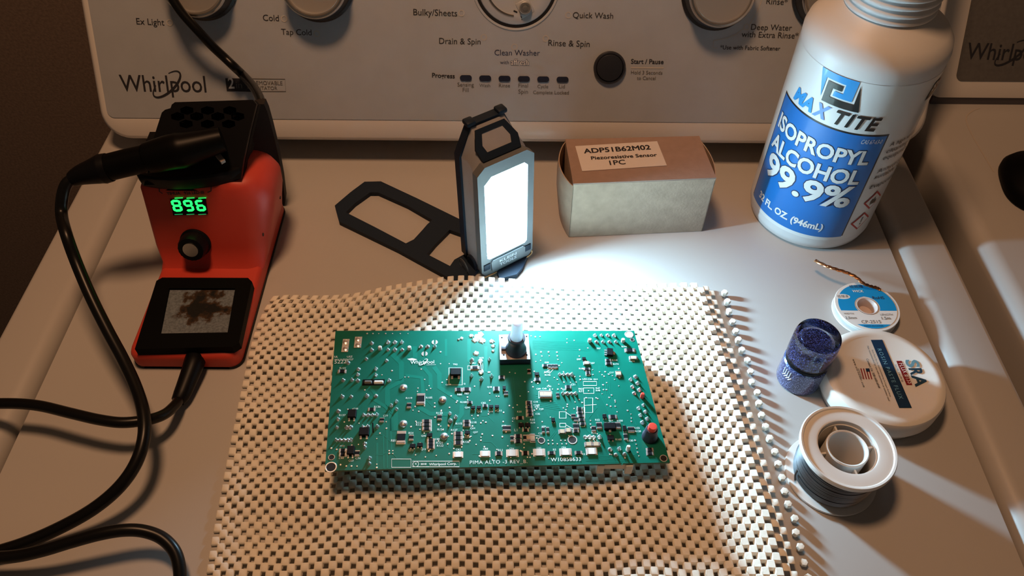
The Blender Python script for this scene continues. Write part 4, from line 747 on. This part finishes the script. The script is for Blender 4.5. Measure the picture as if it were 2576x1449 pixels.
# ================================================================== nail polish bottle, standing on its cap
PC = V((.1952, .3020, 0)); np_ = thing('nail_polish_bottle', 'small round blue glitter nail polish bottle standing upside down by the flux tub', 'bottle', tuple(PC)); pm = M.Translation(PC)
bm = bmesh.new(); lathe(bm, [(0, .0003), (.0138, .0003), (.0146, .001), (.0148, .002), (.0146, .0205), (.0138, .0215), (0, .0215)], pm, 48); part('cap', bm, GLITL, np_)
bm = bmesh.new(); lathe(bm, [(0, .0215), (.0132, .0215), (.0140, .0225), (.0140, .0240), (.0134, .0250), (0, .025)], pm, 48); part('neck_band', bm, BLK, np_)
bm = bmesh.new(); lathe(bm, [(0, .0262), (.0125, .0262), (.0130, .028), (.0128, .0375), (.0100, .0400), (0, .0395)], pm, 48); part('polish', bm, GLITD, np_)
bm = bmesh.new(); lathe(bm, [(.0060, .0251), (.0135, .0251), (.0146, .0262), (.0148, .0285), (.0147, .0455), (.0141, .0476), (.0128, .0484), (.0108, .0478), (.006, .0468), (0, .0466)], pm, 56); part('glass', bm, GLASS, np_)
bm = bmesh.new()
for k in range(4):
    a = R(196+7*k); pp = [PC+V((.01485*cos(a+t), .01485*sin(a+t), z)) for t, z in ((0, .011), (.06, .0125), (.12, .014))]; tube(bm, [p+V((0, 0, 0)) for p in pp], .0003, 6, 2)
    tube(bm, [PC+V((.01485*cos(a), .01485*sin(a), z)) for z in (.013, .0165, .0185)], .00028, 6, 1)
part('cap_print', bm, INKW, np_)

# ================================================================== flux tub
FC = V((.2433, .2905, 0)); FR = .0388; FH = .0215
fx = thing('flux_tub', 'round white plastic tub of rosin paste flux with printed lid', 'tub', tuple(FC)); fm = M.Translation(FC)
bm = bmesh.new(); lathe(bm, [(0, .0003), (FR-.004, .0003), (FR-.003, .001), (FR-.0022, FH-.012)], fm, 72); part('tub_base', bm, PPW, fx)
bm = bmesh.new(); lathe(bm, [(FR-.003, FH-.0140), (FR-.0004, FH-.0140), (FR, FH-.013), (FR, FH-.003), (FR-.001, FH-.0010), (FR-.003, FH), (FR-.0062, FH+.0002), (FR-.0072, FH-.0004), (0, FH-.0004)], fm, 80); fl = part('tub_lid', bm, PPW, fx)
zf = FH-.0003; fp = lambda x, y: P(2060+x/4.829, 820+y/4.829, zf)
def fquad(ps, m, nm='printed_band', l=.0001): bm = bmesh.new(); quad(bm, [fp(*p)+ZN*l for p in ps]); return link(nm, fin_flat(bm, nm), m, fl)
def ftext(s, a, b, m, **k): return text(s, fp(*a), fp(*b), ZN, m, fl, lift=.0002, **k)
fquad([(630, 170), (770, 168), (1130, 997), (975, 997)], NAVY); fquad([(940, 425), (1005, 425), (1135, 718), (1065, 718)], DRED)
ftext('ROSIN PASTE FLUX', (708, 280), (978, 890), LBLUE, gap=1.25); ftext('FLUX #135', (966, 455), (1085, 702), INKW, h=.0033)
ftext('S', (1045, 412), (1082, 505), LBLUE, bold=.03, h=.0082); ftext('R', (1090, 515), (1125, 600), TEALK, bold=.03, h=.0082); ftext('A', (1120, 598), (1182, 742), TEALK, bold=.03, h=.0082)
ftext('Contact Us: 508-668-6044', (572, 400), (722, 757), INKG, bold=.01); ftext('Rosin Paste Flux For Electrical Soldering To Copper And Brass', (640, 292), (862, 862), INKG); ftext('Not recommended for use with aluminium or stainless steel', (582, 245), (845, 912), INKG); ftext('Net Wt. 2 oz (56.7g)', (920, 470), (1010, 680), INKG)
ftext('www.sra-solder.com', (405, 405), (538, 745), INKG, bold=.015, gap=1.3); ftext('MADE IN USA', (470, 520), (520, 645), INKG)
for k in range(4):
    a, b = 502+k*32, 520+k*32; fquad([(a, 517), (b-3, 517), (b+33, 648), (a+38, 648)], DRED, 'flag_print')
fquad([(566, 517), (612, 517), (618, 556), (574, 556)], NAVY, 'flag_print', .0002)

# ================================================================== solder spool
SCt = V((.1985, .2300, 0)); sm_ = M.Translation(SCt); SRr = .0277; SH = .0360
ss = thing('solder_spool', 'white plastic spool wound with solder wire standing in front of the flux tub', 'spool', tuple(SCt))
bm = bmesh.new(); lathe(bm, [(.0125, .0003), (SRr-.0005, .0003), (SRr, .0008), (SRr-.0002, .0020), (.0180, .0024), (.0180, .0050), (.0125, .0050)], sm_, 72, close=True); part('lower_flange', bm, SPW, ss)
bm = bmesh.new(); lathe(bm, [(.0173, SH-.008), (.0180, SH-.0042), (SRr-.001, SH-.0042), (SRr, SH-.0034), (SRr+.0002, SH-.0012), (SRr-.0004, SH), (SRr-.0016, SH-.0002), (SRr-.0022, SH-.0010), (.0184, SH-.0008), (.0175, SH-.0010), (.0168, SH-.008)], sm_, 80, close=True); part('upper_flange', bm, SPW, ss)
bm = bmesh.new(); lathe(bm, [(.0165, .002), (.0178, .002), (.0178, SH-.004), (.0165, SH-.004)], sm_, 64, close=True); part('core', bm, SPW, ss)
bm = bmesh.new(); lathe(bm, [(.0105, .001), (.0125, .001), (.0125, SH-.0028), (.0118, SH-.0020), (.0110, SH-.0024), (.0105, SH-.004)], sm_, 56, close=True); part('hub_tube', bm, SPW, ss)
for k in range(4):
    a = R(98+90*k); bm = bmesh.new(); bx(bm, (.0048, .0013, SH-.006), sm_ @ M.Rotation(a, 4, 'Z') @ M.Translation((.0146, 0, SH/2-.002)), .0003, 1); part('spoke', bm, SPW, ss)
bm = bmesh.new(); lathe(bm, [(.0177, .0024), (.0222, .0024), (.0222, SH-.0044), (.0177, SH-.0044)], sm_, 64, close=True); part('wound_solder', bm, SOLDW, ss)
for k in range(21):    # outer turns of wire
    z0 = .0033+k*.00137; bm = bmesh.new(); rr = .0226+random.uniform(-.0003, .0004)+(.0006 if 4 < k < 14 else 0); n = 56; tl = random.uniform(-.0006, .0006); rg = []
    for i in range(n):
        a = 2*pi*i/n; c0 = SCt+V((rr*cos(a), rr*sin(a), z0+tl*sin(a+k))); rg.append([bm.verts.new(c0+V((cos(a), sin(a), 0))*(.00074*cos(2*pi*q/6))+V((0, 0, .00074*sin(2*pi*q/6)))) for q in range(6)])
    for i in range(n):
        for q in range(6): bm.faces.new([rg[i][q], rg[(i+1) % n][q], rg[(i+1) % n][(q+1) % 6], rg[i][(q+1) % 6]])
    part('wire_turn', bm, SOLDW, ss)
bm = bmesh.new(); tube(bm, [SCt+V((-.0232, -.002, .012)), SCt+V((-.0245, -.004, .008)), SCt+V((-.0245, -.0065, .005))], .0006, 6, 4); part('wire_end', bm, SOLDW, ss)

# ================================================================== soldering station
st_ = thing('soldering_station', 'red soldering station with green digit display and sponge tray', 'soldering station', (-.22, .38, 0))
XA, XB = -.2585, -.1845
bm = bmesh.new(); loft(bm, [[V((x, y, z)) for x, y in rrect(XB-XA-2*i, .160-2*i, .008, 6, (XA+XB)/2, .3855)] for z, i in ((.0006, 0), (.0110, 0), (.0135, .0010), (.0148, .0032))]); base = part('base', bm, RED, st_, ang=50)
def xsec(x0, x1, y0, y1, rs, z):   # tower section: corner radii front-left, front-right, back-right, back-left
    o_ = []
    for (cx_, cy_, sx, sy, a0), r in zip(((x0, y0, 1, 1, 180), (x1, y0, -1, 1, 270), (x1, y1, -1, -1, 0), (x0, y1, 1, -1, 90)), rs):
        for k in range(9): t = R(a0+90*k/8); o_.append(V((cx_+sx*r+r*cos(t), cy_+sy*r+r*sin(t), z)))
    return o_
bm = bmesh.new(); loft(bm, [xsec(-.2582, -.1835, .380, .4632, (.004, .012, .012, .01), .012), xsec(-.2578, -.1815, .3868, .4634, (.004, .014, .014, .01), .0165), xsec(-.2596, -.1780, .3916, .4632, (.004, .017, .018, .01), .030), xsec(-.2596, -.1735, .3964, .4625, (.004, .019, .020, .01), .046),
  xsec(-.2596, -.1712, .4004, .4602, (.004, .020, .022, .01), .059), xsec(-.2596, -.1722, .4028, .4560, (.004, .020, .022, .01), .067), xsec(-.2596, -.1762, .4046, .4490, (.004, .018, .019, .01), .0735), xsec(-.258, -.1825, .4065, .4420, (.004, .014, .015, .01), .0772), xsec(-.2500, -.1900, .410, .436, (.004, .010, .01, .01), .0788)])
body = part('body', bm, RED, st_, ang=60)
bm = bmesh.new(); prism(bm, rrect(XB-XA+.0012, .1600, .008, 6, (XA+XB)/2, .3855), .0003, .0026); part('base_plate', bm, CHAR, st_)
# front face frame
fA = V((-.22, .3885, .0190)); fu = (V((0, .4050, .0735))-V((0, .3885, .0190))).normalized(); fn = V((1, 0, 0)).cross(fu)
def FP(px_, py_, l=0.): return PPL(px_, py_, fA+fn*l, fn)
tz = .0172; tq = [P(*p, tz+.004) for p in ((339, 878), (599, 872), (636, 699), (396, 698))]
def tl4(a, b, z): p = lerp4(tq, a, b); return V((p.x, p.y, z))
bm = bmesh.new(); so = [(0, 0), (.94, 0), (1, .06), (1, .94), (.95, 1), (.05, 1), (0, .95)]; holed(bm, [tuple(tl4(a, b, 0)[:2]) for a, b in so], [[tuple(tl4(a, b, 0)[:2]) for a, b in ((.20, .20), (.865, .20), (.84, .84), (.155, .84))]], .0142, .0212); tr = part('sponge_tray', bm, BLKM, st_, 'black square sponge tray')
bm = bmesh.new(); loft(bm, [[tl4(a, b, z) for a, b in ((.18, .18), (.88, .18), (.86, .86), (.14, .86))] for z in (.0145, .0192)]); part('sponge', bm, SPONGE, tr, 'grey sponge with burnt brown stains')
# display
dq = [FP(*p, .0006) for p in ((436, 542), (523, 538), (517, 498), (428, 501))]
bm = bmesh.new(); quad(bm, [p-fn*.001 for p in dq], .0012, fn); disp = part('display', bm, BLK, st_)
dx = (FP(523, 538)-FP(436, 542)).normalized(); dy = fn.cross(dx)
SEG = {'8': 'abcdefg', '9': 'abcdfg', '6': 'acdefg'}
for s, (x0, y0, x1) in zip('896', ((437.5, 533, 461.5), (467.5, 532.5, 490.5), (497, 532, 520))):
    A = FP(x0, y0, .0011); w_ = (FP(x1, y0, .0011)-A).length; h = (FP(x0, 504, .0011)-A).length*1.0; t = w_*.26; bm = bmesh.new()
    def seg(cx_, cy_, hor):
        l = (w_-t*1.0 if hor else h/2-t*.3)/2; q = [(-l, 0), (-l+t*.5, t*.5), (l-t*.5, t*.5), (l, 0), (l-t*.5, -t*.5), (-l+t*.5, -t*.5)]
        if not hor: q = [(b, a) for a, b in q][::-1]
        bm.faces.new([bm.verts.new(A+dx*(cx_+a)+dy*(cy_+b)) for a, b in q])
    pos = {'a': (w_/2, h-t/2, 1), 'g': (w_/2, h/2, 1), 'd': (w_/2, t/2, 1), 'f': (t/2, h*.75-t*.1, 0), 'b': (w_-t/2, h*.75-t*.1, 0), 'e': (t/2, h*.25+t*.1, 0), 'c': (w_-t/2, h*.25+t*.1, 0)}
    for ch in SEG[s]: seg(*pos[ch])
    link('digit', fin_flat(bm, 'digit'), LEDON, disp)
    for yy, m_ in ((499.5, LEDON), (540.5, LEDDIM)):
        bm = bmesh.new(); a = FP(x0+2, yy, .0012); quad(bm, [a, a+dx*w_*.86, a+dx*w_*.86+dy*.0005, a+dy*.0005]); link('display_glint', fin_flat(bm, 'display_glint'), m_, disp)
# dial
kp = FP(493, 609); km = frame(kp, dx, dy, fn); bm = bmesh.new(); lathe(bm, [(.0110, .0002), (.0110, .0014), (.0100, .0022), (.0092, .0024)], km, 40)
n = 40; lp = []
for r, z in ((.0098, .002), (.0096, .0088), (.0088, .0112), (.0060, .0116), (.0056, .0113)): lp.append([km @ V((r*(1+.03*(k % 2))*cos(2*pi*k/n), r*(1+.03*(k % 2))*sin(2*pi*k/n), z)) for k in range(n)])
loft(bm, lp); kn = part('dial', bm, BLK, st_, 'black fluted dial')
bm = bmesh.new(); lathe(bm, [(.0055, .0113), (.0054, .0119), (.0002, .0119), (0, .0119)], km, 36); part('dial_cap', bm, METAL, kn, 'brushed metal dial cap')
bm = bmesh.new()
for s_, ps in ((0, ((400, 468), (401, 482), (409, 487))), (1, ((531, 470), (531, 480), (522, 484)))): ribbon(bm, [FP(*p, .0005) for p in ps], fn, .0007)
text_into(bm, 'YIHUA', FP(420, 490, .0003), FP(455, 489, .0003), fn, bold=.03); text_into(bm, '926 LED-III', FP(464, 489, .0003), FP(514, 487, .0003), fn, bold=.03); link('printed_text', fin_flat(bm, 'printed_text'), INK, st_)
for p in ((705, 497, .045), (662, 590, .03)):
    d = ray(p[0], p[1]); q = EYE+d*((-.1755-EYE.x)/d.x); bm = bmesh.new(); cyl(bm, .0013, -.0002, .0002, frame(q, V((0, 1, 0)), V((0, 0, 1)), V((1, 0, 0))), 10); part('screw_hole', bm, BLK, st_)
# dark upright plate behind the red shell, curved along its right edge
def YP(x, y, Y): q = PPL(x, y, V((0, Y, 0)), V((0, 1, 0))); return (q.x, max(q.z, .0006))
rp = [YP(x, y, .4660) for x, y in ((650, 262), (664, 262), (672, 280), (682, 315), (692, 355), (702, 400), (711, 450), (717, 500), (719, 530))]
bm = bmesh.new(); prism(bm, rp+[(rp[-1][0]-.004, .004), (-.2500, .004), (-.2500, rp[0][1]*.72), (-.2200, rp[0][1]*.88), (rp[0][0]-.012, rp[0][1]-.004)], .4660, .4725, M(((1, 0, 0, 0), (0, 0, 1, 0), (0, 1, 0, 0), (0, 0, 0, 1)))); part('rear_plate', bm, CHAR, st_, 'charcoal rear plate')
# holder: cup on the tower and perforated upright plate
h0 = [P(*p, z) for p, z in (((368, 466), .080), ((604, 452), .080), ((640, 252), .120), ((432, 262), .120))]
hN = (h0[1]-h0[0]).cross(h0[3]-h0[0]).normalized(); hN = hN if hN.z > 0 else -hN
hx_ = (h0[1]-h0[0]).normalized(); hy_ = hN.cross(hx_); HM = frame(h0[0], hx_, hy_, hN)
def H2(p): q = PPL(p[0], p[1], h0[0], hN)-h0[0]; return (q.dot(hx_), q.dot(hy_))
outl = [H2(p) for p in ((362, 466), (480, 462), (606, 450), (612, 405), (628, 330), (645, 262), (636, 251), (440, 257), (432, 263), (429, 272), (415, 276), (407, 283), (395, 320), (385, 352))]
hl = []
for r_, (y0, xs) in enumerate(((278, (470, 522, 578)), (293, (447, 495, 548, 598)), (312, (468, 522, 575)))):
    for x in xs:
        c = H2((x, y0)); hl.append([(c[0]+.0050*cos(R(60*k+30)), c[1]+.0030*sin(R(60*k+30))) for k in range(6)])
bm = bmesh.new(); holed(bm, outl, hl, -.004, .0, HM); hd = part('iron_holder', bm, BLK, st_, 'black holder plate with hexagonal tip slots')
bm = bmesh.new(); prism(bm, outl, -.012, -.0055, HM); part('holder_back', bm, BLKM, hd)
# curved front lip of the holder over the red tower
bm = bmesh.new(); lp = []
for z, k in ((.0755, 0), (.0775, .0012), (.085, .0014), (.0865, 0)):
    lp.append([P(x, y, .0765)+V((0, 0, z-.0765))+V((0, -k, 0)) for x, y in ((352, 452), (362, 466), (400, 472), (440, 474), (480, 473), (540, 467), (590, 458), (612, 450))]+[V((-.189, .452, z)), V((-.262, .452, z))])
loft(bm, lp); part('holder_lip', bm, BLK, hd, ang=40)
bm = bmesh.new(); lp = []
for z, k in ((.0755, .002), (.0735, .0)):
    lp.append([P(x, y, .0755)+V((0, 0, z-.0755))+V((0, k, 0)) for x, y in ((366, 466), (420, 474), (480, 475), (540, 470), (600, 458))]+[V((-.192, .446, z)), V((-.256, .446, z))])
loft(bm, lp); part('holder_seat', bm, BLKM, hd)
pk = [P(*p, .098) for p in ((540, 388), (553, 385), (566, 402), (556, 408))]; bm = bmesh.new(); loft(bm, [[p-V((0, 0, .002)) for p in pk], pk]); part('brass_glint', bm, mat('dull_tip_metal', (.30, .25, .23), .5), hd)
# plug of the iron's lead at the front
jp = [P(494, 893, .0085), P(488, 915, .0100), P(475, 950, .0090), P(458, 992, .0075), P(447, 1010, .0070)]
bm = bmesh.new(); tube(bm, jp, [.0070, .0068, .0062, .0056, .0044], 18, 8); part('jack_plug', bm, BLK, st_, 'black jack plug')

# ================================================================== soldering iron in its holder
ir = thing('soldering_iron', 'black soldering iron with a thick cord, resting in the holder of the red station', 'soldering iron', (-.25, .40, .1))
def HP(x, y, l): q = PPL(x, y, h0[0], hN); return q+(EYE-q).normalized()*l
ip = [HP(x, y, l) for x, y, l in ((560, 350, .0125), (500, 366, .0150), (455, 378, .0170), (430, 383, .0170), (376, 397, .0165), (371, 398, .0165), (330, 407, .0160), (262, 424, .0155))]
bm = bmesh.new(); tube(bm, ip, [.0082, .0102, .0121, .0117, .0104, .0094, .0092, .0090], 26, 6); part('handle', bm, HANDLE, ir, ang=50)
bm = bmesh.new(); tube(bm, [HP(x, y, .0155) for x, y in ((275, 421), (258, 425), (240, 430), (205, 440), (180, 452))], [.0096, .0100, .0088, .0068, .0048], 22, 6); part('strain_relief', bm, BLK, ir, ang=50)
z0 = HP(190, 446, .0155).z
cpts = [(190, 446, z0), (168, 462, z0-.002), (157, 495, z0-.008), (155, 540, z0-.016), (167, 590, .078), (192, 660, .066), (228, 745, .055), (270, 830, .046), (310, 905, .040), (342, 975, .037), (361, 1040, .036), (362, 1100, .034), (342, 1165, .030), (300, 1225, .025), (235, 1280, .019), (150, 1328, .013), (60, 1367, .009), (-30, 1395, .007), (-130, 1425, .0055)]
bm = bmesh.new(); tube(bm, [P(*p) for p in cpts], .0038, 18, 8); part('cord', bm, BLKR, ir)
# power/lead cables lying about
cp2 = [(452, 1003, .0075), (438, 1022, .012), (412, 1043, .018), (372, 1056, .023), (310, 1063, .026), (250, 1056, .027), (180, 1040, .027), (100, 1021, .026), (30, 1015, .025), (-60, 1018, .022), (-160, 1032, .016)]
bm = bmesh.new(); tube(bm, [P(*p) for p in cp2], .0034, 16, 8); part('lead_cable', bm, BLKR, st_)
o = bmesh.new(); tube(o, [P(*p) for p in ((-140, 1400, .0165), (-40, 1404, .0170), (40, 1399, .0180), (110, 1384, .0205), (180, 1363, .0230), (250, 1344, .0245), (310, 1334, .0240), (360, 1336, .0220), (405, 1352, .019), (436, 1382, .016), (450, 1420, .013), (452, 1470, .0095), (440, 1560, .005))], .0036, 16, 8)
lc = link('loose_cable', finish(o, 'loose_cable'), BLKR); tag(lc, 'black cable loop lying flat at the front left of the washer lid', 'cable')
pcpt = [CON(395, -120, .027), CON(422, -30, .029), CON(452, 25, .029), CON(502, 82, .027), CON(535, 117, .022), CON(566, 146, .019), CON(588, 167, .019)]
pcpt += [PPL(x, y, V((0, Y, 0)), V((0, 1, 0))) for x, y, Y in ((608, 186, .545), (626, 205, .530), (641, 224, .512), (652, 245, .494), (658, 264, .482), (662, 290, .4755))]
o = bmesh.new(); tube(o, pcpt, .0036, 16, 8); pc_ = link('power_cord', finish(o, 'power_cord'), BLKR); tag(pc_, 'black power cord hanging across the silver console down behind the red station', 'cable')
